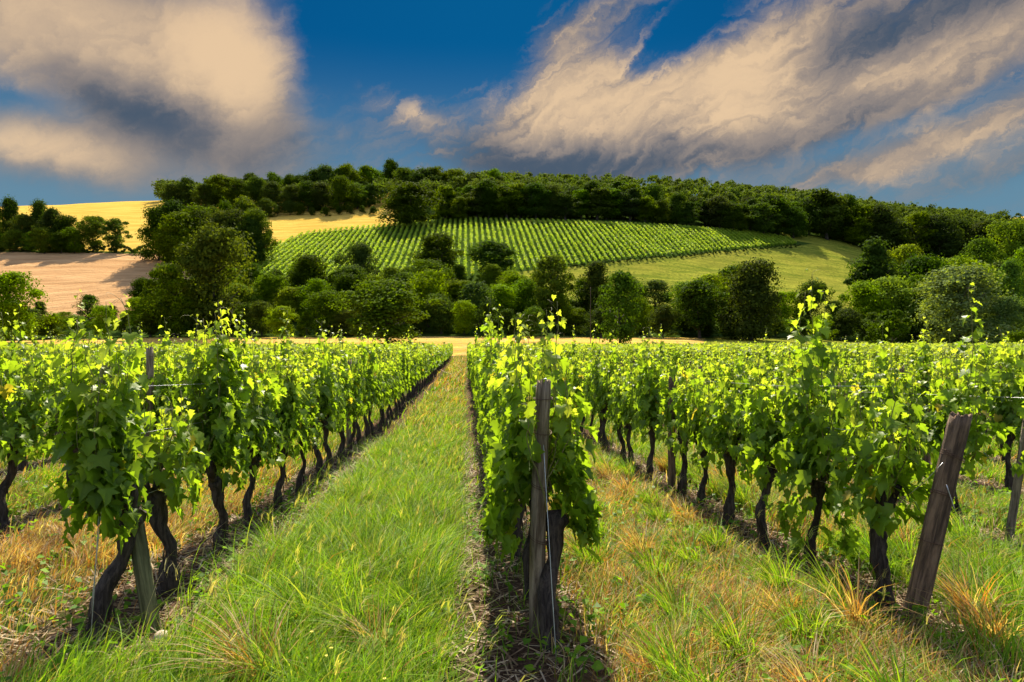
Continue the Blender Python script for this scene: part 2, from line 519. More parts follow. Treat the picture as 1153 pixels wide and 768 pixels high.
m_soil, nt, o = mat('vineyard_soil')
tcn = nt.nodes.new('ShaderNodeTexCoord')
sp = nt.nodes.new('ShaderNodeSeparateColor'); nt.links.new(attr(nt), sp.inputs[0])
n1 = noise(nt, tcn.outputs['Object'], 2.2, 6, 0.65)
n2 = noise(nt, tcn.outputs['Object'], 38, 8, 0.75)
n3 = noise(nt, tcn.outputs['Object'], 9, 5, 0.6)
earth = mixc(nt, n2.smooth(0.35, 0.7), (0.045, 0.026, 0.017), (0.16, 0.10, 0.066))
turf = mixc(nt, n2.smooth(0.3, 0.7), (0.025, 0.045, 0.008), (0.10, 0.12, 0.03))
c = mixc(nt, (N(nt, sp.outputs[0]) * 0.9 + (n1 - 0.5) * 0.9 + (n3 - 0.5) * 0.8).smooth(0.15, 0.75), turf, earth)
c = mixc(nt, N(nt, sp.outputs[1]) * n3.smooth(0.35, 0.65) * 0.7, c, (0.16, 0.11, 0.05))
p = nt.nodes.new('ShaderNodeBsdfPrincipled'); nt.links.new(c, p.inputs['Base Color']); p.inputs['Roughness'].default_value = 0.95
p.inputs['Specular IOR Level'].default_value = 0.0
bp = nt.nodes.new('ShaderNodeBump'); bp.inputs['Strength'].default_value = 1.0; bp.inputs['Distance'].default_value = 0.04
nt.links.new((n2 + n3).s, bp.inputs['Height']); nt.links.new(bp.outputs[0], p.inputs['Normal'])
nt.links.new(p.outputs[0], o.inputs[0])

xs = np.unique(np.concatenate([np.linspace(-400, -30, 38), np.arange(-30, -8, 0.5), np.arange(-8, 8, 0.12), np.arange(8, 30, 0.5), np.linspace(30, 400, 38)]))
ds = np.unique(np.concatenate([np.linspace(-60, 0, 14), np.arange(0, 12, 0.12), np.arange(12, 98, 0.8), [98.0]]))
tag(link('ground', grid_mesh('ground', xs, ds, m_soil, soil_cols)), 'vineyard soil with grass strips and bare earth below the vines', kind='structure')


def inpoly(px, py, poly):
    r = np.zeros(px.shape, bool); n = len(poly); j = n - 1
    for i in range(n):
        xi, yi = poly[i]; xj, yj = poly[j]
        cnd = ((yi > py) != (yj > py)) & (px < (xj - xi) * (py - yi) / (yj - yi + 1e-9) + xi)
        r ^= cnd; j = i
    return r


def toPx(X, Y, Z):
    xc, d = toCam(X, Y)
    d = np.maximum(d, 1)
    return CX + F * xc / d, CY - F * (Z - ZC) / d, d


VINEPOLY = [(276, 306), (300, 280), (345, 262), (430, 254), (520, 247), (620, 249), (760, 255), (850, 262), (918, 274), (830, 281), (720, 291), (615, 303), (560, 308), (420, 330), (290, 338)]


def hill_cols(X, Y, Z):
    px, py, d = toPx(X, Y, Z)
    R = np.zeros_like(px); Gc = np.zeros_like(px); B_ = np.zeros_like(px)
    ramp = lambda a, w: np.clip(0.5 + a / w, 0, 1)
    R = ramp(215 - px, 26) * ramp(d - 142, 4) * ramp(201 - d, 4)                    # ploughed pink field
    R[(d < 124)] = 0.45                                                                # stubble beyond the vines
    R[(d > 97) & (d < 128) & (px > 800)] = 0.15
    Gc = ramp(445 - px, 26) * ramp(d - 204, 4) * ramp(420 - d, 8)
    Gc[inpoly(px, py, VINEPOLY) & (d > 150) & (d < 262)] = 0
    Gc[(d < 124) & (px <= 790)] = 1
    Gc[(px > 1080) & (d > 560)] = 1
    B_ = ramp(px - 560, 26) * ramp(975 - px, 26) * ramp(d - 150, 4) * ramp(np.where(px < 880, 243.0, 258.0) - d, 4)
    B_[inpoly(px, py, VINEPOLY) & (d > 150) & (d < 262)] = 0.2
    B_[(px > 800) & (d < 128)] = 0.8
    return np.stack([R, Gc, B_], -1)


m_hill, nt, o = mat('hill_fields')
tcn = nt.nodes.new('ShaderNodeTexCoord')
sp = nt.nodes.new('ShaderNodeSeparateColor'); nt.links.new(attr(nt), sp.inputs[0])
n1 = noise(nt, tcn.outputs['Object'], 0.06, 6, 0.6)
n2 = noise(nt, tcn.outputs['Object'], 1.1, 7, 0.7)
mp = nt.nodes.new('ShaderNodeMapping'); mp.inputs['Scale'].default_value = (0.12, 1.0, 1.0); mp.inputs['Rotation'].default_value = (0, 0, 0.2)
nt.links.new(tcn.outputs['Object'], mp.inputs[0])
n3 = noise(nt, mp.outputs[0], 0.45, 6, 0.6, 0.5)
base_c = mixc(nt, n2, (0.022, 0.045, 0.008), (0.055, 0.085, 0.014))
pink = mixc(nt, n3.smooth(0.3, 0.7), (0.35, 0.195, 0.085), (0.53, 0.32, 0.15))
pink = mixc(nt, n2.smooth(0.62, 0.8) * 0.5, pink, (0.25, 0.15, 0.08))
wheat = mixc(nt, n3.smooth(0.3, 0.7), (0.40, 0.25, 0.040), (0.58, 0.39, 0.085))
mead = mixc(nt, n3.smooth(0.3, 0.68), (0.10, 0.135, 0.014), (0.28, 0.27, 0.035))
mead = mixc(nt, n2.smooth(0.42, 0.68) * 0.8, mead, (0.06, 0.085, 0.014))
mead = mixc(nt, n1.smooth(0.35, 0.7) * 0.5, mead, (0.20, 0.18, 0.028))
wv = nt.nodes.new('ShaderNodeTexWave'); wv.inputs['Scale'].default_value = 0.16; wv.inputs['Distortion'].default_value = 1.6; wv.inputs['Detail'].default_value = 3
mp2 = nt.nodes.new('ShaderNodeMapping'); mp2.inputs['Rotation'].default_value = (0, 0, 1.25); nt.links.new(tcn.outputs['Object'], mp2.inputs[0]); nt.links.new(mp2.outputs[0], wv.inputs['Vector'])
wf = N(nt, wv.outputs['Fac']).smooth(0.80, 1.0)
pink = mixc(nt, wf * 0.35, pink, (0.24, 0.13, 0.07)); wheat = mixc(nt, wf * 0.35, wheat, (0.33, 0.19, 0.04))
jit = (n2 - 0.5) * 0.8
c = mixc(nt, (N(nt, sp.outputs[2]) + jit).smooth(0.25, 0.75), base_c, mead)
c = mixc(nt, (N(nt, sp.outputs[1]) + jit).smooth(0.35, 0.65), c, wheat)
c = mixc(nt, (N(nt, sp.outputs[0]) + jit).smooth(0.35, 0.65), c, pink)
p = nt.nodes.new('ShaderNodeBsdfPrincipled'); nt.links.new(c, p.inputs['Base Color']); p.inputs['Roughness'].default_value = 0.95
p.inputs['Specular IOR Level'].default_value = 0.0
bp = nt.nodes.new('ShaderNodeBump'); bp.inputs['Strength'].default_value = 0.8; bp.inputs['Distance'].default_value = 0.35
nt.links.new((n2 + n3).s, bp.inputs['Height']); nt.links.new(bp.outputs[0], p.inputs['Normal'])
nt.links.new(p.outputs[0], o.inputs[0])
xs = np.unique(np.concatenate([np.linspace(-2600, -260, 40), np.arange(-260, 300, 2.0), np.linspace(300, 2600, 40)]))
ds = np.unique(np.concatenate([np.arange(98, 290, 1.5), np.arange(290, 470, 4), np.geomspace(470, 2190, 30)]))
tag(link('hills', grid_mesh('hills', xs, ds, m_hill, hill_cols)), 'hillside of fields, meadow and woodland floor beyond the vineyard', kind='structure')


# ------------------------------------------------------------------ leaves
HALF = [(0.0, -0.03), (0.17, -0.21), (0.40, -0.15), (0.52, 0.10), (0.36, 0.22), (0.50, 0.46), (0.27, 0.50), (0.15, 0.74)]
OUTL = np.array(HALF + [(0.0, 0.95)] + [(-x, y) for x, y in HALF[:0:-1]])
LT = np.vstack([[(0.0, 0.22)], OUTL])
LTZ = 0.22 * np.abs(LT[:, 0]) - 0.30 * (LT[:, 1] - 0.2) ** 2 + np.where(np.arange(len(LT)) % 2 == 0, 0.035, -0.025)
LEAF = np.column_stack([LT[:, 0], LT[:, 1], LTZ])
nL = len(LEAF)
LTRI = np.array([(0, i, i + 1 if i + 1 < nL else 1) for i in range(1, nL)])


def add_leaves(acc, P, Nrm, Tip, size, colr, mi=0, r=rng, tmpl=LEAF, tri=LTRI):
    n = len(P)
    Nrm = norm(Nrm); Tip = norm(Tip - (Tip * Nrm).sum(1, keepdims=True) * Nrm)
    X = np.cross(Tip, Nrm)
    jit = 1 + r.normal(0, 0.07, (n, len(tmpl)))
    curl = r.uniform(0.3, 2.2, n)
    L = tmpl[None] * size[:, None, None]
    V = P[:, None, :] + (L[..., 0:1] * jit[..., None]) * X[:, None] + (L[..., 1:2] * jit[..., None]) * Tip[:, None] + (L[..., 2:3] * curl[:, None, None]) * Nrm[:, None]
    t = (tri[None] + (np.arange(n) * len(tmpl))[:, None, None]).reshape(-1, tri.shape[1])
    shade = np.where(np.arange(len(tmpl)) == 0, 1.12, 0.97)[None, :, None]
    acc.add(V.reshape(-1, 3), [t], (colr[:, None, :] * shade).reshape(-1, 3), mi)


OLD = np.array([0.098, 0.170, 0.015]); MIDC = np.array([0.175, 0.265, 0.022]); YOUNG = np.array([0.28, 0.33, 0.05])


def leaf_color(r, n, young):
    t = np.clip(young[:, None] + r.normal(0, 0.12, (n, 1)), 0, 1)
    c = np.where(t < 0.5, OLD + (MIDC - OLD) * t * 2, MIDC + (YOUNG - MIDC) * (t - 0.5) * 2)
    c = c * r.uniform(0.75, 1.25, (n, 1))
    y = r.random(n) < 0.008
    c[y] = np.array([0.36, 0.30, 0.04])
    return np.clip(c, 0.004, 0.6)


def vine_meshes(seed, halflen=0.5, halfw=0.23, top=1.72, nsh=17, tall=2, low=110, lean=0.0, headz=0.70, skirt=0.0, tallh=0.35, yoff=0.0, keepout=None):
    r = np.random.default_rng(seed)
    fo, sh = Acc(), Acc()
    P, Nn, Tp, S, Yg = [], [], [], [], []
    for k in range(nsh):
        is_tall = k < tall
        y0 = r.uniform(-halflen, halflen) * (0.55 if is_tall else 1.0)
        p = np.array([r.normal(0, 0.04) + lean, y0 * 0.7, headz + r.uniform(0.0, 0.16)])
        zt = top * (1 - 0.10 * abs(y0 / max(halflen, .1))) + r.normal(0, 0.13) + (r.uniform(0.5, 1.15) * tallh if is_tall else 0)
        side = r.choice([-1, 1]); out_ = side * r.uniform(0.2, 1.0) * halfw
        pts = [p.copy()]
        nst = max(8, int((zt - p[2]) / 0.050))
        wob = r.uniform(0, 6.28)
        for s in range(nst):
            f = s / nst
            tx = out_ * math.sin(min(f * 1.6, 1) * 1.57) * (1.0 - 0.45 * f) + lean
            ty = y0 * (1 + 0.12 * math.sin(f * 3))
            p = p + np.array([(tx - p[0]) * 0.25 + r.normal(0, 0.007) + 0.004 * math.sin(wob + s * .7), (ty - p[1]) * 0.2 + r.normal(0, 0.009), 0.050 + r.normal(0, 0.004)])
            pts.append(p.copy())
            reps = 2 if (r.random() < 0.40 and f < 0.75) else 1
            for q in range(reps):
                az = r.uniform(0, 6.28) if q else (wob + s * 3.14 + r.normal(0, 0.7))
                o_ = np.array([math.cos(az), math.sin(az), 0.0])
                if p[0] * o_[0] < 0 and r.random() < 0.5: o_[0] *= -1
                pet = r.uniform(0.03, 0.10) * (1 - 0.5 * f)
                P.append(p + o_ * pet + np.array([0, 0, r.uniform(-0.02, 0.04)]))
                Nn.append(o_ * r.uniform(0.4, 1.1) + np.array([0, 0, r.uniform(0.25, 0.9)]) + r.normal(0, 0.28, 3))
                Tp.append(o_ * 0.5 + np.array([0, 0, -1.0 + 0.9 * max(0, f - 0.7)]) + r.normal(0, 0.3, 3))
                ff = (nst - s)                       # nodes from the tip
                big = min(1.0, 0.22 + ff * 0.085)
                S.append(r.uniform(0.075, 0.128) * big)
                Yg.append(np.clip(1.10 - ff * 0.075, 0.12, 1) if True else 0)
        pts = np.array(pts)
        pts[:, 1] += yoff
        rad = np.linspace(0.0055, 0.0016, len(pts))
        v, q = tube(pts, rad, 5); sh.add(v, q)
        if r.random() < (0.9 if is_tall else 0.45):                  # tendril at the tip
            a = r.uniform(0, 6.28); n_ = 9; tt = np.linspace(0, 1, n_)
            tp = pts[-2][None] + np.stack([np.cos(a + tt * 2.0) * 0.13 * tt, np.sin(a + tt * 2.0) * 0.13 * tt, 0.07 * np.sin(tt * 2.6)], -1)
            v, q = tube(tp, np.linspace(0.0014, 0.0006, n_), 3); sh.add(v, q)
    # side shoots hanging round the head and filling the lower curtain
    for k in range(int(low * 1.4)):
        sd = r.choice([-1, 1])
        z = headz - 0.07 - skirt * r.random() + abs(r.normal(0, 0.38))
        if z > top: z = r.uniform(headz, top - 0.2)
        y = r.uniform(-halflen, halflen); w = halfw * (1 - 0.35 * max(0, (z - headz)) / (top - headz))
        x = sd * w * r.uniform(0.55, 1.15) + lean
        o_ = np.array([sd, r.normal(0, 0.5), 0])
        P.append(np.array([x, y, z])); Nn.append(o_ + np.array([0, 0, r.uniform(0.1, 0.9)]) + r.normal(0, 0.25, 3))
        Tp.append(np.array([sd * 0.4, r.normal(0, .3), -1.0])); S.append(r.uniform(0.07, 0.125)); Yg.append(r.uniform(0.05, 0.45))
    P, Nn, Tp = np.array(P), np.array(Nn), np.array(Tp)
    S = np.array(S); Yg = np.array(Yg)
    P[:, 1] += yoff
    if keepout:                                           # no leaves in front of a post
        x0, x1, y1, z0, z1 = keepout
        k = ~((P[:, 0] > x0) & (P[:, 0] < x1) & (P[:, 1] < y1) & (P[:, 2] > z0) & (P[:, 2] < z1))
        P, Nn, Tp, S, Yg = P[k], Nn[k], Tp[k], S[k], Yg[k]
    add_leaves(fo, P, Nn, Tp, S, leaf_color(r, len(P), Yg), r=r)
    return fo.mesh('vine_foliage', M_VINELEAF), sh.mesh('vine_shoots', M_SHOOT, True)


def trunk_mesh(seed, h=0.66, lean=(0.0, 0.0), r0=0.05, head=True):
    r = np.random.default_rng(seed + 500)
    a = Acc()
    n = 26; t = np.linspace(0, 1, n)
    k1, k2, ph = r.uniform(0.02, 0.055), r.uniform(0.015, 0.04), r.uniform(0, 6.28)
    x = lean[0] * t + k1 * np.sin(t * 5.2 + ph) - k1 * math.sin(ph) + 0.008 * np.sin(t * 17 + ph)
    y = lean[1] * t + k2 * np.cos(t * 4.3 + ph) - k2 * math.cos(ph) + 0.008 * np.cos(t * 15 + ph)
    pts = np.stack([x, y, -0.06 + t * (h + 0.06)], -1)
    rad = r0 * (1.0 - 0.30 * np.sin(t * 2.6) ** 2 * (t < 0.9)) * (1 + 0.14 * np.sin(t * 11 + ph) + 0.08 * np.sin(t * 27))
    rad = rad * (1 + 0.7 * np.exp(-t * 14)) * (1 + 0.45 * np.exp(-((t - 0.96) / 0.10) ** 2))
    rad[-3:] *= np.array([0.9, 0.72, 0.35])
    v, q = tube(pts, rad, 16, 0.13, r); a.add(v, q)
    top = pts[-1] - np.array([0, 0, 0.02])
    for s in (-1, 1, -1, 1)[:3 if head else 0]:                       # short knotted arms of the head
        m_ = 9; tt = np.linspace(0, 1, m_); az = r.uniform(-0.5, 0.5) + (1.57 if s > 0 else -1.57); L = r.uniform(0.09, 0.19)
        ap = top + np.stack([np.cos(az) * L * tt, np.sin(az) * L * tt, -0.03 + (0.20 * tt ** 1.2) + 0.012 * np.sin(tt * 9)], -1)
        v, q = tube(ap, np.linspace(0.034, 0.016, m_) * (1 + 0.2 * np.sin(tt * 14 + ph)), 9, 0.12, r); a.add(v, q)
    for k in range(5):                                                # peeling strips of bark
        i = r.integers(3, n - 6); az = r.uniform(0, 6.28); rr = rad[i] * 1.05
        o_ = np.array([math.cos(az), math.sin(az), 0])
        sp_ = pts[i] + o_ * rr + np.stack([o_[0] * 0.012 * np.linspace(0, 1, 5), o_[1] * 0.012 * np.linspace(0, 1, 5), -np.linspace(0, 0.13, 5)], -1)
        v, q = tube(sp_, [0.001, .005, .006, .004, .001], 4); a.add(v, q)
    return a.mesh('vine_trunk', M_VBARK, True)


def put_vine(x, y, fol, sho, trk, label, group, rotz=0.0, sc=1.0, flip=False):
    z = float(TZ(x, y))
    e = bpy.data.objects.new('grapevine', None); COL.objects.link(e)
    e.location = (x, y, z); e.rotation_euler.z = rotz + (math.pi if flip else 0); e.scale = (sc, sc, sc)
    e.empty_display_size = 0.2
    tag(e, label, 'grapevine', group)
    link('trunk', trk, e); link('foliage', fol, e); link('shoots', sho, e)
    return e


VARS = [vine_meshes(100 + i, top=1.56 + 0.07 * (i % 4), tall=(1, 2, 0, 3, 1, 1, 2, 1, 0, 2)[i], halfw=0.15 + 0.02 * (i % 3), tallh=0.44, nsh=11 + i % 4, low=60, halflen=(0.32, 0.38, 0.34, 0.42)[i % 4]) for i in range(10)]
TRK = [trunk_mesh(i, h=0.68 + 0.03 * (i % 3), r0=0.040 + 0.006 * (i % 3)) for i in range(8)]

G_L = 'grapevines in the row left of the grass path'
G_C = 'grapevines in the middle row behind the upright post'
G_R = 'grapevines in the row with the leaning brown post'
placed = []


def hero(x, y, label, group, seed, trk=None, rotz=0.0, sc=1.0, **kw):
    f, s = vine_meshes(seed, **kw)
    t = trk or TRK[seed % len(TRK)]
    placed.append((x, y))
    return put_vine(x, y, f, s, t, label, group, rotz, sc)


# row left of the grass path
hero(-2.07, 3.98, 'first grapevine of the left row, thick twisted trunk with a guy wire', G_L, 11,
     trunk_mesh(71, h=0.72, lean=(0.10, 0.05), r0=0.062), halflen=0.20, halfw=0.155, top=1.68, tall=4, nsh=16, low=80, tallh=0.34, lean=0.04)
hero(-2.06, 4.80, 'grapevine with a bowed trunk just behind the mossy leaning stake', G_L, 12, trunk_mesh(72, h=0.70, lean=(-0.05, 0.0), r0=0.056), halflen=0.30, top=1.26, tall=1, nsh=11, tallh=.4, low=60)
hero(-2.05, 5.75, 'tallest grapevine of the left row, its shoots standing above the distant trees', G_L, 13, trunk_mesh(73, h=0.66, r0=0.048), halflen=0.30, halfw=0.20, top=1.98, tall=4, nsh=18, tallh=.26, low=90)
hero(-2.08, 6.75, 'grapevine fourth from the near end of the left row, slim shoots on top', G_L, 14, halflen=0.34, top=1.74, tall=3, tallh=.40, low=60)
hero(-2.05, 7.60, 'grapevine fifth from the near end of the left row, dense square curtain of leaves', G_L, 15, halflen=0.36, top=1.72, tall=2, tallh=.3, low=70)
hero(-2.07, 8.55, 'grapevine sixth from the near end of the left row', G_L, 16, halflen=0.38, top=1.78, tall=2, tallh=.35, low=70)
# middle row
hero(0.50, 3.72, 'bushy grapevine around the upright grey post in the centre', G_C, 21, trunk_mesh(81, h=0.72, lean=(-0.03, 0.16), r0=0.054, head=False),
     halflen=0.24, halfw=0.27, top=1.50, tall=3, tallh=.30, nsh=20, low=190, skirt=0.16, yoff=0.26, lean=-0.06, keepout=(-0.135, -0.005, 0.30, 0.3, 1.6))
hero(0.45, 4.55, 'grapevine right behind the upright grey post with tall pale shoots above it', G_C, 22, halflen=0.36, halfw=0.23, top=1.74, tall=6, nsh=20, tallh=.30, low=130, skirt=.1)
hero(0.42, 5.60, 'grapevine third from the near end of the middle row', G_C, 23, halflen=0.5, halfw=0.20, top=1.72, tall=1, tallh=.2)
# row on the right
hero(2.60, 4.10, 'grapevine with a forked dark trunk beside the leaning brown post', G_R, 31, trunk_mesh(91, h=0.66, lean=(0.03, 0.03), r0=0.056), halflen=0.30, halfw=0.20, top=1.32, tall=2, nsh=15, tallh=.5, low=100)
hero(2.58, 4.95, 'grapevine with leaves hanging down almost to the soil in the right row', G_R, 32, halflen=0.30, halfw=0.19, top=1.66, tall=4, nsh=15, tallh=.42, skirt=0.45, low=120)
hero(2.61, 5.70, 'grapevine third from the near end of the right row, slim straight trunk', G_R, 33, halflen=0.32, top=1.50, tall=2, tallh=.3, low=70)
hero(2.59, 6.65, 'grapevine fourth from the near end of the right row, crooked knotted head', G_R, 34, halflen=0.34, top=1.50, tall=2, tallh=.3, low=70)
hero(2.60, 7.45, 'grapevine fifth along the right row, just in front of the slim field post', G_R, 35, halflen=0.34, top=1.56, tall=1, low=70)

START = {-2.07: 9.5, 0.43: 6.6, 2.60: 8.4}
cand = []
for X in ROWS:
    y = START.get(round(X, 2), 3.9 + random.uniform(0, .4))
    while y < 93:
        cand.append((X + random.gauss(0, 0.03), y + random.gauss(0, 0.08), X))
        y += 0.98
ca = np.array(cand)
xc, dd = toCam(ca[:, 0], ca[:, 1])
vis = (dd > 2.5) & (np.abs(xc) < dd * 0.765 + 0.9)
ca, xc, dd = ca[vis], xc[vis], dd[vis]
dist = np.hypot(xc, dd)
order = np.argsort(dist)
NIND = 285
near_i, far_i = order[:NIND], order[NIND:]
ORD = ['second', 'third', 'fourth', 'fifth', 'sixth', 'seventh', 'eighth', 'ninth', 'tenth', 'eleventh', 'twelfth', 'thirteenth', 'fourteenth', 'fifteenth', 'sixteenth']
left_rows = [x for x in reversed(ROWS) if x < -2.2]
right_rows = [x for x in ROWS if x > 2.7]
for i in near_i:
    x, y, X = ca[i]
    if abs(X + 2.07) < .01: lab, grp = 'grapevine further along the left row in the joined curtain of leaves', G_L + ', further along'
    elif abs(X - .43) < .01: lab, grp = 'grapevine further along the middle row right of the grass path', G_C + ', further along'
    elif abs(X - 2.6) < .01: lab, grp = 'grapevine further along the right row with a dark slim trunk', G_R + ', further along'
    elif X < 0:
        w = ORD[left_rows.index(X)] if X in left_rows else 'outer'
        lab, grp = f'grapevine in the {w} row to the left of the grass path', f'grapevines in the {w} row left of the path'
    else:
        k = int(np.argmin(np.abs(np.array(right_rows) - X)))
        w = ORD[min(k, 14)]
        lab, grp = f'grapevine in the {w} row to the right, beyond the leaning post', f'grapevines in the {w} row to the right'
    v = random.randrange(len(VARS))
    sc = random.uniform(0.94, 1.06) * (1.10 if x < 1 else (1.0 if x < 3.5 else 0.98))
    e = put_vine(x, y, VARS[v][0], VARS[v][1], random.choice(TRK), lab, grp, 0.0, sc, random.random() < 0.5)
    e.scale.z *= random.uniform(0.93, 1.08)

# the rest of the vineyard, past the 300 nearest, as one mass
DIAM = np.array([(0, -0.5, 0), (0.5, 0.0, 0.12), (0, 0.6, -0.08), (-0.5, 0.05, 0.12)])
DQ = np.array([[0, 1, 2, 3]])
acc = Acc()
fx, fy, fd = ca[far_i, 0], ca[far_i, 1], dist[far_i]
per = np.clip(5200 / fd, 55, 150).astype(int)
idx = np.repeat(np.arange(len(fx)), per)
n = len(idx)
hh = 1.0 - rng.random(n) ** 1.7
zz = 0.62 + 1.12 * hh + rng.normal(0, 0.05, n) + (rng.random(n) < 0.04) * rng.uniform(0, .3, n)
ph = vnoise(fx, fy, 3.1, 1)[idx]
zz *= (1 + 0.04 * ph)
sd = rng.choice([-1, 1], n)
ox = sd * rng.uniform(0.05, 0.27, n) * (1 - 0.4 * hh); oy = rng.uniform(-0.52, 0.52, n)
zb = TZ(fx, fy)[idx]
P = np.stack([fx[idx] + ox, fy[idx] + oy, zb + zz], -1)
Nn = np.stack([sd * rng.uniform(0, 1, n), rng.normal(0, .4, n), rng.uniform(0.2, 1.1, n)], -1) + rng.normal(0, .3, (n, 3))
Tp = np.stack([rng.normal(0, .5, n), rng.normal(0, .5, n), -np.ones(n)], -1)
S = np.clip(0.11 + fd[idx] * 0.0022, 0.13, 0.34) * rng.uniform(.7, 1.3, n)
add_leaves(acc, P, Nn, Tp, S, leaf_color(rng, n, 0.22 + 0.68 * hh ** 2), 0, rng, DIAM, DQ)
# slim dark stems below
nx = len(fx); tb = TZ(fx, fy)
sq = np.array([(-1, -1), (1, -1), (1, 1), (-1, 1)]) * 0.035
V = np.zeros((nx, 8, 3))
for k in range(4):
    V[:, k] = np.stack([fx + sq[k, 0], fy + sq[k, 1], tb - 0.02], -1); V[:, k + 4] = np.stack([fx + sq[k, 0] * .8 + .03, fy + sq[k, 1] * .8, tb + 0.75], -1)
qd = np.array([(0, 1, 5, 4), (1, 2, 6, 5), (2, 3, 7, 6), (3, 0, 4, 7)])
acc.add(V.reshape(-1, 3), [(qd[None] + (np.arange(nx) * 8)[:, None, None]).reshape(-1, 4)], None, 1)
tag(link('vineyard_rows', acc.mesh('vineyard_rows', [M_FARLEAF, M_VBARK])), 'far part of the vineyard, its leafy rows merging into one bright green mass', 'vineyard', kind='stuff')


# ------------------------------------------------------------------ posts, stakes and wires
def post_mesh(seed, h, r0, m, sides=30, taper=0.9, buried=0.15):
    r = np.random.default_rng(seed); a = Acc()
    n = 22; z = np.linspace(-buried, h, n)
    ang = np.linspace(0, 2 * np.pi, sides, endpoint=False)
    prof = 1 + 0.06 * np.cos(2 * ang + seed) + 0.035 * np.cos(3 * ang + 2 * seed) + r.normal(0, 0.008, sides)
    cracks = r.choice(sides, 4, replace=False)
    R = r0 * (1 - (1 - taper) * (z - z[0]) / (h - z[0]))[:, None] * prof[None] * (1 + r.normal(0, 0.010, (n, sides)))
    for q_ in cracks: R[:, q_] *= 1 - 0.16 * np.clip(np.sin((z - z[0]) * r.uniform(1.5, 4) + r.uniform(0, 6)), 0, 1)
    V = np.stack([R * np.cos(ang), R * np.sin(ang), np.repeat(z[:, None], sides, 1)], -1)
    V[-1, :, 2] += r.normal(0, 0.010, sides) + 0.016 * np.cos(ang + 1)
    V[-1, :, :2] *= 0.96
    V[:, :, 0] += (0.010 * np.sin(z * 2.2 + seed))[:, None]
    i = np.arange(n - 1)[:, None] * sides; j = np.arange(sides)[None]; j2 = (j + 1) % sides
    q = np.stack([i + j, i + j2, i + sides + j2, i + sides + j], -1).reshape(-1, 4)
    V = V.reshape(-1, 3)
    inner = V[(n - 1) * sides:n * sides] * np.array([0.55, 0.55, 1]) + np.array([0, 0, -0.012])
    V = np.vstack([V, inner, [[0, 0, h - 0.02]]])
    jj = np.arange(sides); jn = (jj + 1) % sides; b0 = (n - 1) * sides; b1 = n * sides
    q2 = np.stack([b0 + jj, b0 + jn, b1 + jn, b1 + jj], -1)
    t = np.stack([b1 + jj, b1 + jn, np.full(sides, b1 + sides)], -1)
    a.add(V, [q, q2, t])
    return a.mesh('post', m, True)


def coil(z, r0, turns, pitch, wr=0.0022, seed=0, tilt=0.0):
    t = np.linspace(0, turns * 2 * np.pi, int(turns * 18)); a = Acc()
    rr = r0 + 0.003
    pts = np.stack([np.cos(t) * rr, np.sin(t) * rr, z + pitch * t / 6.28 + tilt * np.cos(t + seed)], -1)
    v, q = tube(pts, wr, 5); a.add(v, q)
    return a


def put_post(x, y, h, r0, m, label, group=None, top_to=None, ties=(), seed=0, name='wooden_post', cat='post'):
    z = float(TZ(x, y))
    o = link(name, post_mesh(seed, h, r0, m))
    o.location = (x, y, z)
    if top_to is not None:
        d = Vector(top_to) - Vector((x, y, z)); o.rotation_mode = 'QUATERNION'
        o.rotation_quaternion = Vector((0, 0, 1)).rotation_difference(d)
    tag(o, label, cat, group)
    for (tz, turns, tl) in ties:
        ac = coil(tz, r0 * 1.03, turns, 0.012, seed=seed + tz, tilt=tl)
        link('wire_tie', ac.mesh('wire_tie', M_RUST, True), o)
    return o


def at(px, py, d):
    xc, zc = (px - CX) / F * d, (CY - py) / F * d
    x, y = toWorld(xc, d)
    return Vector((x, y, ZC + zc))


def gpt(px, d):
    x, y = toWorld((px - CX) / F * d, d)
    return float(x), float(y)


bx, by = gpt(604, 3.93)
GP = 'vineyard posts'
p_c = put_post(bx, by, 1.46, 0.050, M_POST, 'upright split grey wooden post at the head of the middle row', None, at(612, 432, 3.86), [(1.17, 1.6, .01), (0.86, 2.4, .015), (0.55, 2.2, .02), (1.36, 1.2, .0)], 3)
ac = Acc()                                                   # bent staple and nail on its top
v, q = tube([(-0.02, -0.02, 1.44), (-0.02, -0.02, 1.475), (0.01, -0.03, 1.485), (0.02, -0.03, 1.45)], 0.004, 6); ac.add(v, q)
link('staple', ac.mesh('staple', M_WIRE, True), p_c)
bx, by = gpt(1024, 3.97)
d = (at(1084, 467, 3.85) - Vector((bx, by, float(TZ(bx, by))))).length
p_r = put_post(bx, by, d, 0.058, M_POSTDARK, 'brown wooden post leaning right at the near end of the right row', None, at(1084, 467, 3.85), [(1.02, 2.6, .02), (0.80, 2.1, .015), (0.52, 1.3, .01)], 8)
bx, by = gpt(172, 3.98)
d = (at(119, 412, 3.98) - Vector((bx, by, float(TZ(bx, by))))).length
p_l = put_post(bx, by, d, 0.045, M_POSTMOSS, 'mossy round stake leaning left between the first two left vines', None, at(119, 412, 4.05), [(1.10, 2.0, .01)], 12, name='wooden_stake', cat='stake')

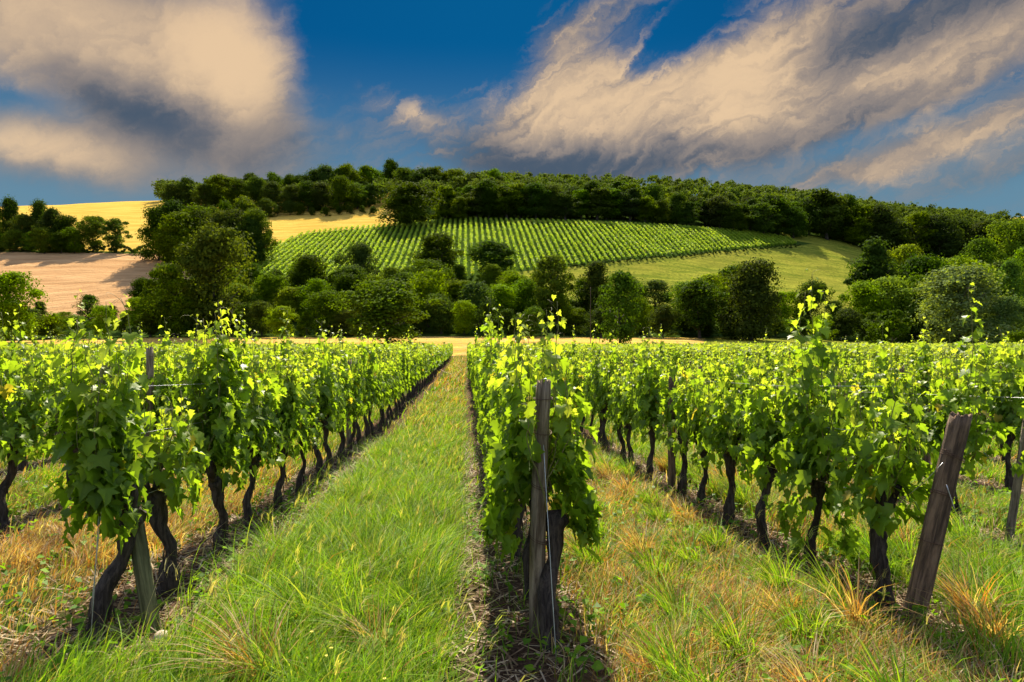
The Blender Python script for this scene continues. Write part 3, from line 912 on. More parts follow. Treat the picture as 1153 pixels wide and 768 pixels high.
for px, d_, h, r0, lab, m_ in [
        (757, 8.5, 1.48, 0.050, 'slim upright post in the right row, fourth vine back', M_POSTDARK),
        (168, 9.6, 1.86, 0.050, 'grey post in the second row from the path on the left', M_POST),
        (949, 8.6, 1.40, 0.055, 'dark post standing among leaves in the second row to the right', M_POSTDARK),
        (1043, 10.4, 1.55, 0.055, 'dark post top in the third row to the right, behind the leaning post', M_POSTDARK),
        (1136, 5.9, 1.42, 0.035, 'thin pale post leaning at the right edge of the picture', M_POST),
        (393, 12.5, 1.70, 0.045, 'grey post in the left row half hidden by grass', M_POST),
        (678, 15.0, 1.60, 0.05, 'distant slim post in the right row near its vanishing end', M_POSTDARK)]:
    x_, y_ = gpt(px, d_)
    tt = at(px + 22, 455, d_) if px == 1136 else None
    put_post(x_, y_, h, r0, m_, lab, None, tt, [(h - 0.12, 1.5, .0)], int(px), name='field_post')
for X in (-6.77, -4.42, 6.84, 4.72, 8.96, 11.08):                         # every sixth metre, further out in the field
    for y_ in np.arange(13.5, 34, 7.0):
        xc_, d_ = toCam(X, y_)
        if abs(xc_) < d_ * 0.76:
            put_post(X, y_, 1.58, 0.045, M_POSTDARK, 'dark field post barely showing among the leaves of the farther rows', 'field posts among the farther rows', None, (), int(abs(X) * 7 + y_), name='field_post')


def wire(name, pts, rad, m, label, group=None, cat='wire'):
    a = Acc(); v, q = tube(pts, rad, 5); a.add(v, q)
    o = link(name, a.mesh(name, m, True)); tag(o, label, cat, group); return o


def sag(a, b, n=12, s=0.01):
    t = np.linspace(0, 1, n)[:, None]
    p_ = np.array(a)[None] * (1 - t) + np.array(b)[None] * t
    p_[:, 2] -= s * np.sin(t[:, 0] * np.pi); return p_


def gz(p): return (p[0], p[1], float(TZ(p[0], p[1])) - 0.02)


a_ = at(120, 440, 3.90); b_ = at(101, 715, 3.72)
wire('guy_wire', sag(a_, gz(b_)), 0.0026, M_WIRE, 'bright twisted guy wire running down beside the first left trunk')
wire('guy_wire', sag(at(124, 470, 3.88), at(102, 690, 3.74)), 0.0020, M_WIRE, 'second thinner strand of guy wire at the first left trunk')
wire('guy_wire', sag(at(612, 500, 3.80), gz(at(627, 752, 3.52))), 0.0024, M_WIRE, 'thin guy wire hanging down in front of the central post')
wire('guy_wire', sag(at(1066, 545, 3.80), at(1076, 575, 3.78), 6, .0), 0.0028, M_WIRE, 'short twisted wire end on the leaning brown post')
wire('guy_wire', sag(at(1062, 520, 3.80), at(1008, 566, 4.1), 8, .02), 0.0018, M_WIRE, 'thin wire from the leaning brown post to the forked vine')
for X, nm in ((-2.07, 'left'), (0.43, 'middle'), (2.6, 'right')):
    for hgt, hn in ((0.72, 'lowest'), (1.12, 'second'), (1.42, 'topmost')):
        ys = np.arange(4.1, 40, 1.5)
        pts = np.stack([np.full(len(ys), X + 0.0), ys, TZ(np.full(len(ys), X), ys) + hgt], -1)
        wire('trellis_wire', pts, 0.0018, M_WIRE, f'{hn} trellis wire threaded through the leaves of the {nm} row')
ys = np.arange(4.1, 30, 1.5); pts = np.stack([np.full(len(ys), 4.72), ys, TZ(np.full(len(ys), 4.72), ys) + 1.30], -1)
wire('trellis_wire', pts, 0.0018, M_WIRE, 'trellis wire along the second row to the right')

# pale round stone at the foot of the stake
r = np.random.default_rng(4)
import bmesh
bm = bmesh.new(); bmesh.ops.create_icosphere(bm, subdivisions=3, radius=0.042)
for v in bm.verts: v.co *= 1 + 0.06 * math.sin(v.co.x * 90) * math.cos(v.co.y * 70 + 1); v.co.z *= 0.8
for f_ in bm.faces: f_.smooth = True
me = bpy.data.meshes.new('stone'); bm.to_mesh(me); bm.free(); me.materials.append(M_STONE)
x_, y_ = gpt(182, 3.82)
tag(link('stone', me, None, (x_, y_, float(TZ(x_, y_)) + 0.025)), 'pale round stone lying at the foot of the mossy stake', 'stone')


# ------------------------------------------------------------------ grass and ground cover
def blades(acc, X, Y, h, w, bend, colr, r, seg=3, az=None, zoff=0.0):
    n = len(X)
    if n == 0: return
    Z = TZ(X, Y) + zoff
    az = r.uniform(0, 6.28, n) if az is None else az
    dirx, diry = np.cos(az), np.sin(az)
    fa = r.uniform(0, 6.28, n); wx, wy = np.cos(fa), np.sin(fa)
    lv = np.linspace(0, 1, seg + 1)
    V = np.zeros((n, 2 * seg + 1, 3)); C = np.zeros((n, 2 * seg + 1, 3))
    for k, t in enumerate(lv):
        off = bend * h * t ** 2
        zz = h * (t - 0.35 * np.minimum(bend, 1.6) * t ** 2.2)
        ww = w * (1 - t ** 1.8) * 0.5
        cx, cy, cz = X + dirx * off, Y + diry * off, Z + zz
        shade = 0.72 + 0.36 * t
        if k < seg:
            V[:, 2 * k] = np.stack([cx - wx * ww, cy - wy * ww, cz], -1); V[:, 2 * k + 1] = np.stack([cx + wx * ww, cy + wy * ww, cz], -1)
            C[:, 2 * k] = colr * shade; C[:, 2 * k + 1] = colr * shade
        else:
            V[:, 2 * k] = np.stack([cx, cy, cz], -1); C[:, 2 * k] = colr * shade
    b = (np.arange(n) * (2 * seg + 1))[:, None, None]
    q = np.array([(2 * k, 2 * k + 1, 2 * k + 3, 2 * k + 2) for k in range(seg - 1)])
    t = np.array([(2 * seg - 2, 2 * seg - 1, 2 * seg)])
    acc.add(V.reshape(-1, 3), [(q[None] + b).reshape(-1, 4), (t[None] + b).reshape(-1, 3)], C.reshape(-1, 3))


GREENS = np.array([(0.12, 0.24, 0.012), (0.17, 0.30, 0.016), (0.07, 0.16, 0.010), (0.22, 0.33, 0.022), (0.14, 0.25, 0.014), (0.26, 0.31, 0.05)])
DRYS = np.array([(0.38, 0.23, 0.09), (0.44, 0.31, 0.17), (0.38, 0.17, 0.055), (0.24, 0.14, 0.07), (0.50, 0.38, 0.23)])
STRAW = np.array([(0.34, 0.25, 0.15), (0.24, 0.16, 0.10), (0.48, 0.38, 0.26), (0.16, 0.10, 0.06)])


def pick(pal, n, r, jit=0.18): return pal[r.integers(0, len(pal), n)] * r.uniform(1 - jit, 1 + jit, (n, 1))


def zone(X, Y):
    """(height, share of dry blades, cover 0-1) at world x, y"""
    d = np.min(np.abs(X[:, None] - ROWS_A[None]), axis=1)
    patch = vnoise(X, Y, 0.9, 2) * 0.5 + vnoise(X, Y, 0.35, 9) * 0.45 + vnoise(X + Y, Y - X, 0.16, 5) * 0.35
    h = np.full(len(X), 0.20); dry = np.full(len(X), 0.25); cov = np.clip((d - 0.30) / 0.35, 0.03, 1)
    lane = (X > -2.07) & (X < 0.43)
    h[lane] = 0.36; cov[lane] = np.clip(np.minimum(X[lane] + 1.62, -0.02 - X[lane]) / 0.25, 0.03, 1); dry[lane] = 0.03 + np.clip((Y[lane] - 12) / 40, 0, 0.5)
    fr = lane & (Y < 4.2); h[fr] = 0.27
    rl = (X > 0.43) & (X < 2.6)
    h[rl] = 0.19; dry[rl] = 0.56; cov[rl] = np.clip((X[rl] - 0.62) / 0.3, 0.06, 1) * np.clip((2.42 - X[rl]) / 0.25, 0.08, 1)
    ll = (X < -2.07) & (X > -4.42); h[ll] = 0.22; dry[ll] = np.clip(0.80 - (Y[ll] - 7) * 0.08, 0.2, 0.85)
    r2 = (X > 2.6) & (X < 4.72); h[r2] = 0.30; dry[r2] = np.clip(0.12 + 0.45 * (np.abs(Y[r2] - 6.8) < 1.0), 0, .8)
    lm = (X < -2.3) & (X > -3.6) & (Y < 5.4); cov[lm] *= 0.3; h[lm] *= .6
    ed = (Y < 3.6) & (X > -2.3) & (np.abs(X - 0.30) > 0.42); cov[ed] = np.maximum(cov[ed], 0.55)
    sx0, sy0 = gpt(182, 3.86); cov[np.hypot(X - sx0, (Y - sy0 + .12) * .6) < 0.10] = 0
    dry = np.clip(dry + patch * 0.45 * (dry > 0.1), 0.02, 0.95)
    return h * (1 + 0.30 * patch), dry, np.clip(cov * (1 + 0.45 * patch), 0.02, 1)


ga = Acc()
r = np.random.default_rng(33)
for (d0, d1, dens_, wmul, hm) in [(2.0, 5.2, 3300, 1.0, 1.0), (5.2, 8.5, 2000, 1.25, 1.0), (8.5, 14, 800, 2.0, 1.05), (14, 26, 260, 3.4, 1.1), (26, 93, 45, 8.0, 1.15)]:
    area = (d1 ** 2 - d0 ** 2) * 0.78
    n = int(area * dens_)
    D = np.sqrt(r.uniform(d0 ** 2, d1 ** 2, n)); XC = D * r.uniform(-0.78, 0.78, n)
    X, Y = toWorld(XC, D)
    if d0 > 10:                                       # only the lanes one can look into
        k = (X > -4.4) & (X < 4.8) if d0 < 20 else (X > -2.3) & (X < 3.0)
        X, Y = X[k], Y[k]
    h, dry, cov = zone(X, Y)
    k = r.random(len(X)) < cov
    X, Y, h, dry = X[k], Y[k], h[k], dry[k]
    n = len(X)
    isdry = r.random(n) < dry
    c = np.where(isdry[:, None], pick(DRYS, n, r), pick(GREENS, n, r))
    hh_ = h * r.uniform(0.45, 1.25, n) * hm
    tone_ = 1 + 0.36 * vnoise(X, Y, 0.42, 6) + 0.22 * vnoise(Y, X, 0.17, 1)
    c = c * np.clip(tone_, 0.45, 1.5)[:, None]; hh_ = hh_ * np.clip(1 + 0.35 * vnoise(Y, X, 0.25, 3), .5, 1.5)
    # the lush lane leans over in swathes
    swathe = vnoise(X, Y, 0.7, 4) * 1.6 + vnoise(X + 3, Y, 0.22, 8) * 1.6 + 0.6
    az = swathe + r.normal(0, 0.9, n)
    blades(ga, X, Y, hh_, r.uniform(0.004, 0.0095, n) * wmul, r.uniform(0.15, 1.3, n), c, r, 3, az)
    print('blades', n)
rt = np.random.default_rng(34)                       # heavier tufts arching out of the sward
for k in range(700):
    D_ = math.sqrt(rt.uniform(2.7 ** 2, 12 ** 2)); X0, Y0 = toWorld(D_ * rt.uniform(-.76, .76), D_)
    lane_ = -1.50 < X0 < -0.30
    if not (lane_ or 3.0 < X0 < 4.4 or (0.9 < X0 < 2.3 and rt.random() < .35) or (Y0 < 3.8 and abs(X0 - 0.35) > 0.45 and rt.random() < .5)): continue
    if math.hypot(X0 - gpt(182, 3.86)[0], Y0 - gpt(182, 3.86)[1] + .15) < 0.45: continue
    m_ = int(rt.uniform(60, 150)); a_ = rt.uniform(0, 6.28, m_); q_ = rt.uniform(0, 0.09, m_)
    dryt = rt.random() < (0.12 if lane_ else 0.3)
    c_ = pick(DRYS if dryt else GREENS, m_, rt)
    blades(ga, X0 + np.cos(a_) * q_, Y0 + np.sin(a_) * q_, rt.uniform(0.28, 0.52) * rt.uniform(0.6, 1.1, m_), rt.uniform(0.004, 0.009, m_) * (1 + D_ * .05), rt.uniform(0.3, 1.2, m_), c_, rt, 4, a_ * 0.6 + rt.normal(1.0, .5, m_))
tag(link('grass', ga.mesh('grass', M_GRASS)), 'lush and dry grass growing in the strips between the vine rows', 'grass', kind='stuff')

# seed heads: long straw-coloured stalks leaning out of the green lane and the dry lane
sa = Acc(); r = np.random.default_rng(35)
n = 9000
D = np.sqrt(r.uniform(2.6 ** 2, 20 ** 2, n)); XC = D * r.uniform(-0.75, 0.75, n); X, Y = toWorld(XC, D)
h, dry, cov = zone(X, Y)
ln = (X > -1.7) & (X < -0.05); other = (X > 0.7) & (X < 4.4) | (X < -2.4) & (X > -4.2)
k = ((ln & (r.random(n) < 0.9)) | (other & (r.random(n) < 0.30)))
X, Y = X[k], Y[k]; n = len(X)
H = r.uniform(0.30, 0.58, n); az = r.normal(0.5, 0.8, n); bend = r.uniform(0.2, 0.9, n)
cc = pick(np.array([(0.38, 0.36, 0.13), (0.46, 0.40, 0.19), (0.30, 0.34, 0.08)]), n, r)
blades(sa, X, Y, H, np.full(n, 0.0028) * (1 + D.mean() * 0), bend, cc, r, 4, az)
tipx = X + np.cos(az) * bend * H * .8; tipy = Y + np.sin(az) * bend * H * .8; tz = H * (0.895 - 0.35 * bend * 0.76)
for q in range(5):
    blades(sa, tipx + r.normal(0, .004, n), tipy + r.normal(0, .004, n), H * r.uniform(0.10, 0.22, n), np.full(n, 0.006), bend * 1.5, cc * 1.15, r, 2, az + r.normal(0, .35, n), zoff=tz - 0.02 * q * H)
tag(link('seed_stalks', sa.mesh('seed_stalks', M_GRASS)), 'straw coloured seeding grass stalks leaning over the lane', 'grass', kind='stuff')

# straw, prunings and dead leaves on the bare strips
la = Acc(); r = np.random.default_rng(36)
n = 70000
D = np.sqrt(r.uniform(2.2 ** 2, 14 ** 2, n)); XC = D * r.uniform(-0.78, 0.78, n); X, Y = toWorld(XC, D)
dr = np.min(np.abs(X[:, None] - ROWS_A[None]), axis=1)
k = (dr < 0.62) | (r.random(n) < 0.25)
X, Y = X[k], Y[k]; n = len(X)
L = r.uniform(0.03, 0.17, n); az = r.uniform(0, 6.28, n); W = r.uniform(0.002, 0.006, n)
Z0 = TZ(X, Y) + r.uniform(0.003, 0.02, n); tl = r.uniform(-0.15, 0.35, n)
dxx, dyy = np.cos(az), np.sin(az)
V = np.stack([np.stack([X - dyy * W, Y + dxx * W, Z0], -1), np.stack([X + dyy * W, Y - dxx * W, Z0], -1),
              np.stack([X + dxx * L + dyy * W, Y + dyy * L - dxx * W, Z0 + L * tl + 0.004], -1), np.stack([X + dxx * L - dyy * W, Y + dyy * L + dxx * W, Z0 + L * tl + 0.004], -1)], 1)
la.add(V.reshape(-1, 3), [np.arange(n * 4).reshape(-1, 4)], np.repeat(pick(STRAW, n, r, .3), 4, 0))
for k in range(150):                                   # longer prunings and roots
    D_ = random.uniform(3.0, 8.5); xr = random.choice([-2.07, 0.43, 2.6, -2.07, -4.42]) + random.gauss(0, 0.28)
    yr = D_; a0 = random.uniform(0, 6.28); Ln = random.uniform(0.12, 0.45); tt = np.linspace(0, 1, 7)
    ax = xr + np.cos(a0 + tt * .8) * Ln * tt; ay = yr + np.sin(a0 + tt * .8) * Ln * tt
    pts = np.stack([ax, ay, TZ(ax, ay) + 0.012 + 0.035 * np.sin(tt * 3.1)], -1)
    v, q = tube(pts, random.uniform(0.0018, 0.0045), 4); la.add(v, q, STRAW[random.randrange(4)] * 1.1)
tag(link('straw_litter', la.mesh('straw_litter', M_GRASS)), 'dry straw and prunings scattered on the soil under the vines', 'litter', kind='stuff')

# broad leaved weeds and clover
wa = Acc(); r = np.random.default_rng(37)
nt_ = 900
D = np.sqrt(r.uniform(2.6 ** 2, 9 ** 2, nt_)); XC = D * r.uniform(-0.78, 0.78, nt_); X, Y = toWorld(XC, D)
for i in range(nt_):
    kk = r.integers(4, 12); rad_ = r.uniform(0.03, 0.12)
    az = r.uniform(0, 6.28, kk); rr = rad_ * r.uniform(0.3, 1, kk)
    px_, py_ = X[i] + np.cos(az) * rr, Y[i] + np.sin(az) * rr
    hz = r.uniform(0.02, 0.16, kk)
    P = np.stack([px_, py_, TZ(px_, py_) + hz], -1)
    Nn = np.stack([np.cos(az) * .4, np.sin(az) * .4, np.ones(kk)], -1) + r.normal(0, .3, (kk, 3))
    Tp = np.stack([np.cos(az), np.sin(az), np.full(kk, -.2)], -1)
    add_leaves(wa, P, Nn, Tp, r.uniform(0.02, 0.06, kk), pick(GREENS[:3], kk, r) * 0.9, 0, r, DIAM, DQ)
tag(link('weeds', wa.mesh('weeds', M_GRASS)), 'small broad leaved weeds low in the grass', 'weeds', kind='stuff')

# yellow flowers in the front of the lane
fa_ = Acc(); sa_ = Acc()
for k in range(8):
    a = k / 8 * 6.283
    add_leaves(fa_, np.array([[0, 0, 0.0]]), np.array([[0, 0, 1.0]]), np.array([[math.cos(a), math.sin(a), 0.15]]), np.array([0.009]), np.array([[.8, .6, .03]]), 0, r, DIAM * np.array([.7, 1, 1]) + np.array([0, .5, 0]), DQ)
head = fa_.mesh('flower_head', M_PETAL)
v, q = tube([(0, 0, -0.22), (0.005, 0.004, -0.11), (0, 0, 0.0)], 0.0016, 4); sa_.add(v, q, (0.1, .18, .02)); stem = sa_.mesh('flower_stem', M_GRASS)
for (px, py) in [(351, 709), (372, 701), (373, 722), (368, 734), (384, 748), (368, 752), (431, 757), (345, 722), (433, 752), (189, 764)]:
    d_ = 1.30 / ((py - 383) / 769 - .045) * 0.98
    x_, y_ = gpt(px, d_)
    e = bpy.data.objects.new('yellow_flower', None); COL.objects.link(e); e.location = (x_, y_, float(TZ(x_, y_)) + random.uniform(0.10, .22))
    tag(e, 'tiny yellow flower in the grass at the bottom of the lane', 'flower', 'yellow flowers in the lane grass')
    link('petals', head, e); link('stem', stem, e)


# ------------------------------------------------------------------ trees
def crown_arrays(seed, n_l=40, per=150, H=10.0, W=8.0, base=0.12, leaf=0.32, shape='round', gap=0.0):
    """leaf clumps of a crown of height H and width W: returns P, N, Tip, size, tone"""
    r = np.random.default_rng(seed)
    P, Nn, tone = [], [], []
    pa_, pb_, pc_ = r.uniform(0, 6.28, 3); sx_, sy_ = r.normal(0, 0.09, 2) * W
    for k in range(n_l):
        t = r.random() ** 0.85
        z = base + (1 - base) * t
        if shape == 'round': env = math.sqrt(max(0.02, 1 - ((z - 0.50) / 0.52) ** 2))
        elif shape == 'tall': env = max(0.12, math.sin(min(1, (z - base) / (1 - base) * 0.96 + 0.08) * math.pi)) ** 0.8
        elif shape == 'cone': env = max(0.12, (1.05 - z) ** 0.7) * min(1, (z - base) * 6 + .5)
        else: env = math.sqrt(max(0.02, 1 - (max(0, z - 0.30) / 0.72) ** 2))
        a = r.uniform(0, 6.28)
        env *= r.uniform(0.75, 1.15) * (1 + 0.22 * math.sin(2 * a + pa_ + z * 3) + 0.16 * math.sin(3 * a + pb_ - z * 4))
        zj = 1 + 0.10 * math.sin(a + pc_)
        lr_ = r.choice([0.09, 0.13, 0.17, 0.23]) * r.uniform(.9, 1.15) * min(H * .9, W)
        rad_ = max(0, env * W / 2 - lr_ * 0.75) * (r.random() ** 0.35)
        c = np.array([math.cos(a) * rad_ + sx_ * (z - .4), math.sin(a) * rad_ + sy_ * (z - .4), min(z * H * zj, H - lr_ * 0.6)])
        m = int(per * r.uniform(0.7, 1.3))
        dv = norm(r.normal(0, 1, (m, 3))); dv[:, 2] = np.abs(dv[:, 2]) * np.where(r.random(m) < 0.75, 1, -0.7)
        rr = lr_ * (1 + 0.22 * np.sin(dv[:, 0] * 7 + k) * np.cos(dv[:, 1] * 6 + k)) * (1.12 - 0.6 * r.random(m) ** 2) * (1 + 0.22 * (r.random(m) < 0.12))
        p_ = c + dv * rr[:, None] * np.array([1, 1, 0.85])
        P.append(p_); Nn.append(dv + r.normal(0, 0.45, (m, 3))); tone.append(np.full(m, r.uniform(0.78, 1.22)))
    P = np.concatenate(P); Nn = np.concatenate(Nn); tone = np.concatenate(tone)
    k = P[:, 2] > 0.02 * H
    P, Nn, tone = P[k], Nn[k], tone[k]
    Tp = r.normal(0, 1, P.shape) + np.array([0, 0, -0.6])
    return P, Nn, Tp, leaf * r.uniform(0.6, 1.35, len(P)), tone, r


QL = np.array([(0, -0.5, 0), (0.42, -0.15, 0.10), (0.30, 0.4, -0.02), (-0.1, 0.6, 0.08), (-0.45, 0.1, 0.10)])
QP = np.array([[0, 1, 2, 3, 4]])


def tree_mesh(seed, colr, **kw):
    P, Nn, Tp, S, tone, r = crown_arrays(seed, **kw)
    a = Acc()
    c = np.array(colr)[None] * tone[:, None] * r.uniform(0.75, 1.3, (len(P), 1))
    add_leaves(a, P, Nn, Tp, S, c, 0, r, QL, QP)
    crown = a.mesh('tree_crown', M_TREE)
    H, W = kw.get('H', 10), kw.get('W', 8)
    b = Acc(); n = 10; t = np.linspace(0, 1, n); ph = r.uniform(0, 6)
    pts = np.stack([0.02 * H * np.sin(t * 3 + ph) - 0.02 * H * math.sin(ph), 0.02 * H * np.cos(t * 2.5 + ph) - .02 * H * math.cos(ph), -0.5 + t * H * 0.82], -1)
    v, q = tube(pts, H * 0.022 * (1 - 0.85 * t) * (1 + .6 * np.exp(-t * 9)), 9, .05, r); b.add(v, q)
    for k in range(9):
        i = r.integers(2, n - 2); az = r.uniform(0, 6.28); L = W * r.uniform(0.22, 0.42) * (1 - 0.3 * i / n); s = np.linspace(0, 1, 5)
        lp = pts[i] + np.stack([np.cos(az) * L * s, np.sin(az) * L * s, L * (0.5 * s + 0.25 * s ** 2)], -1)
        v, q = tube(lp, np.linspace(0.010, 0.003, 5) * H, 5); b.add(v, q)
    return crown, b.mesh('tree_trunk', M_TBARK, True)


DG = (0.040, 0.062, 0.010); MG = (0.075, 0.112, 0.012); LG = (0.125, 0.180, 0.016); GG = (0.125, 0.165, 0.060)
TR = {}
for i in range(4): TR['dark%d' % i] = (tree_mesh(200 + i, DG, n_l=70, per=195, shape='dome', base=0.06, H=10, W=8.5, leaf=0.26), 10, 8.5)
for i in range(3): TR['mid%d' % i] = (tree_mesh(220 + i, MG, n_l=67, per=195, shape='round', base=0.08, H=10, W=8.0, leaf=0.26), 10, 8.0)
for i in range(2): TR['light%d' % i] = (tree_mesh(240 + i, LG, n_l=59, per=182, shape='round', base=0.10, H=10, W=8.5, leaf=0.27), 10, 8.5)
for i in range(2): TR['tall%d' % i] = (tree_mesh(260 + i, DG, n_l=70, per=169, shape='tall', base=0.08, H=12, W=6.5, leaf=0.27), 12, 6.5)
TR['grey0'] = (tree_mesh(280, GG, n_l=81, per=195, shape='dome', base=0.05, H=10, W=10, leaf=0.24), 10, 10)
TR['airy0'] = (tree_mesh(290, (0.062, 0.105, 0.020), n_l=45, per=156, shape='round', base=0.12, H=10, W=7.4, leaf=0.27), 10, 7.4)
TR['bush0'] = (tree_mesh(300, MG, n_l=30, per=150, shape='dome', base=0.0, H=5, W=6, leaf=0.26), 5, 6)
TR['bush1'] = (tree_mesh(301, DG, n_l=30, per=150, shape='dome', base=0.0, H=5, W=7, leaf=0.26), 5, 7)
TR['stand0'] = (tree_mesh(310, DG, n_l=48, per=190, shape='round', base=0.16, H=12, W=6.5, leaf=0.30), 12, 6.5)
TR['stand1'] = (tree_mesh(311, MG, n_l=48, per=190, shape='round', base=0.14, H=12, W=7.5, leaf=0.30), 12, 7.5)


def put_tree(key, px, d_, top_py, width_px=None, label='', group=None, cat='tree', name='tree', minh=1.5, hs=1.0, wr=1.6):
    (cr, tk), H0, W0 = TR[key]
    x_, y_ = gpt(px, d_); z = float(TZ(x_, y_))
    h = max(minh, (ZC + (CY - top_py) / F * d_ - z) * hs)
    w = (width_px / F * d_) if width_px else h * W0 / H0
    w = min(max(w, h * 0.35), h * wr)
    e = bpy.data.objects.new(name, None); COL.objects.link(e)
    e.location = (x_, y_, z); e.scale = (w / W0, w / W0, h / H0); e.rotation_euler.z = random.uniform(0, 6.28)
    tag(e, label, cat, group)
    link('trunk', tk, e); link('crown', cr, e)
    return e


# trees that can be told apart
put_tree('light0', 14, 112, 309, 66, 'bright bushy tree at the left edge in front of the ploughed field')
put_tree('mid0', 243, 128, 258, 82, 'tall loose crowned tree rising left of the hillside vineyard')
put_tree('mid1', 196, 126, 300, 55, 'rounded lower tree left of the tall loose crowned one')
put_tree('dark0', 348, 150, 289, 58, 'dark broad tree under the left corner of the hillside vineyard')
put_tree('dark1', 404, 155, 276, 46, 'small round dark tree before the lower edge of the vineyard slope')
put_tree('dark2', 491, 158, 265, 66, 'dark peaked tree standing up against the hillside vine rows')
put_tree('dark3', 557, 162, 272, 62, 'dark round topped tree against the foot of the hillside vine rows')
put_tree('mid2', 436, 104, 316, 96, 'large round bush tree standing forward at the vineyard end, left of centre')
put_tree('airy0', 698, 101, 309, 60, 'lone airy round tree standing forward of the dark wood, its trunk showing')
put_tree('tall0', 668, 135, 296, 44, 'dark narrow tree behind the lone airy one')
put_tree('dark0', 846, 120, 297, 74, 'dark tree in front of the grassy meadow')
put_tree('dark3', 788, 124, 318, 72, 'low spreading dark tree left of the one before the meadow')
put_tree('tall1', 984, 150, 271, 62, 'tall dark pointed tree at the right end of the meadow')
put_tree('dark1', 1040, 140, 292, 80, 'dark rounded tree between the pointed one and the pale willow')
put_tree('grey0', 1082, 116, 302, 112, 'large pale grey green willow on the right')
put_tree('grey0', 1134, 112, 336, 52, 'smaller silvery green shrub tree right of the willow')
put_tree('bush0', 1146, 100, 374, 34, 'small round bush at the right end of the vineyard', cat='bush', name='bush')
put_tree('bush1', 1004, 106, 350, 60, 'dark bush left of the pale willow', cat='bush', name='bush')
put_tree('dark2', 460, 238, 208, 76, 'big round solitary tree at the top left corner of the hillside vineyard')
put_tree('light1', 1142, 232, 250, 60, 'sunny light green tree on the far right slope')
put_tree('mid2', 105, 203, 243, 34, 'left tree of the pair standing between field and hedge')
put_tree('stand1', 131, 203, 246, 30, 'right tree of the pair standing between field and hedge')

# skyline curves (photo rows of the crown tops) for the woods, one per belt
BELTS = [
    # name, distance, spread, step px, curve, kinds, label
    ('front', 126, 3, 25, [(-160, 345), (40, 350), (130, 345), (200, 340), (300, 345), (380, 340), (470, 335), (520, 335), (600, 345), (700, 348), (760, 350), (860, 350), (930, 352), (1000, 345), (1060, 352), (1153, 350), (1300, 345)],
     ['mid0', 'dark1', 'airy0', 'dark3', 'mid2', 'light0', 'bush1', 'tall1'], 'tree in the front belt of the wood directly behind the vineyard'),
    ('middle', 138, 4, 28, [(-160, 335), (60, 340), (130, 335), (190, 315), (260, 315), (330, 312), (420, 305), (520, 318), (600, 322), (640, 306), (700, 318), (760, 322), (840, 320), (900, 330), (950, 332), (1000, 300), (1060, 310), (1153, 322), (1300, 320)],
     ['dark0', 'mid1', 'tall0', 'light1', 'mid0', 'airy0', 'light0'], 'tree in the middle belt of the wood behind the vineyard'),
    ('rear', 150, 5, 30, [(150, 322), (230, 300), (330, 300), (390, 300), (450, 300), (520, 300), (600, 312), (640, 306)],
     ['dark0', 'mid2', 'dark1', 'mid1', 'light1'], 'tree in the rear belt of the wood below the hillside vines'),
    ('right slope low', 165, 6, 27, [(985, 290), (1040, 298), (1090, 300), (1153, 305), (1300, 300)], ['mid0', 'dark0', 'light1', 'dark3'], 'tree on the lower right slope behind the willow'),
    ('right slope', 200, 8, 26, [(985, 282), (1040, 285), (1090, 280), (1153, 275), (1300, 270)], ['mid1', 'light1', 'dark2', 'mid0', 'light0'], 'tree on the green right slope above the willow'),
    ('meadow edge', 262, 5, 19, [(905, 236), (950, 238), (1000, 248), (1050, 256), (1110, 262), (1153, 262), (1300, 260)], ['dark0', 'dark1', 'dark2', 'dark3'], 'dark tree along the upper right edge of the meadow'),
    ('hill edge', 248, 4, 17, [(496, 214), (560, 209), (620, 207), (700, 212), (760, 222), (820, 228), (870, 226), (905, 224)], ['stand0', 'stand1', 'stand0', 'dark2'], 'tree in the upright row along the top of the hillside vineyard'),
    ('hill edge behind', 258, 4, 22, [(500, 214), (640, 208), (720, 212), (800, 226), (870, 222), (930, 220), (960, 224), (1010, 240), (1060, 242), (1110, 252), (1170, 256)], ['dark0', 'stand1', 'dark3', 'stand0'], 'tree just behind the upright row on the hill'),
    ('hill wood left', 283, 6, 17, [(190, 207), (240, 198), (280, 205), (340, 204), (430, 204)], ['dark0', 'dark2', 'dark1', 'mid1'], 'dark tree at the front of the hilltop wood on the left'),
    ('hill wood rim', 270, 3, 13, [(296, 226), (345, 230), (432, 230)], ['dark1', 'dark3'], 'low dark tree on the rim of the hilltop wood above the wheat'),
    ('hill wood crown', 305, 7, 15, [(200, 208), (260, 204), (320, 194), (360, 190), (430, 187), (530, 188), (575, 200)], ['dark3', 'mid0', 'dark1', 'mid2'], 'tree on the rounded crest of the hilltop wood'),
    ('field corner', 190, 6, 17, [(174, 246), (190, 236), (215, 231), (245, 229), (275, 226), (293, 236)], ['dark0', 'dark1', 'mid1', 'dark2'], 'dark tree in the clump at the right corner of the ploughed field'),
    ('field corner front', 184, 3, 20, [(184, 258), (205, 246), (235, 240), (270, 240), (296, 252)], ['mid1', 'dark0', 'dark3'], 'lower tree at the front of the clump right of the ploughed field'),
    ('hill vineyard top', 252, 2, 18, [(500, 224), (620, 220), (700, 222), (800, 236), (880, 246)], ['dark0', 'bush1', 'dark2', 'stand0'], 'low dark tree filling the foot of the wood above the hillside vineyard'),
    ('field left', 208, 4, 15, [(-200, 232), (-40, 231), (40, 231), (78, 238)], ['dark0', 'mid1', 'dark2', 'dark3'], 'tall tree in the clump at the left above the ploughed field'),
    ('field left low', 201, 2, 17, [(-180, 258), (30, 256), (88, 262)], ['mid0', 'mid1', 'dark1'], 'lower tree at the foot of the left clump above the ploughed field'),
]
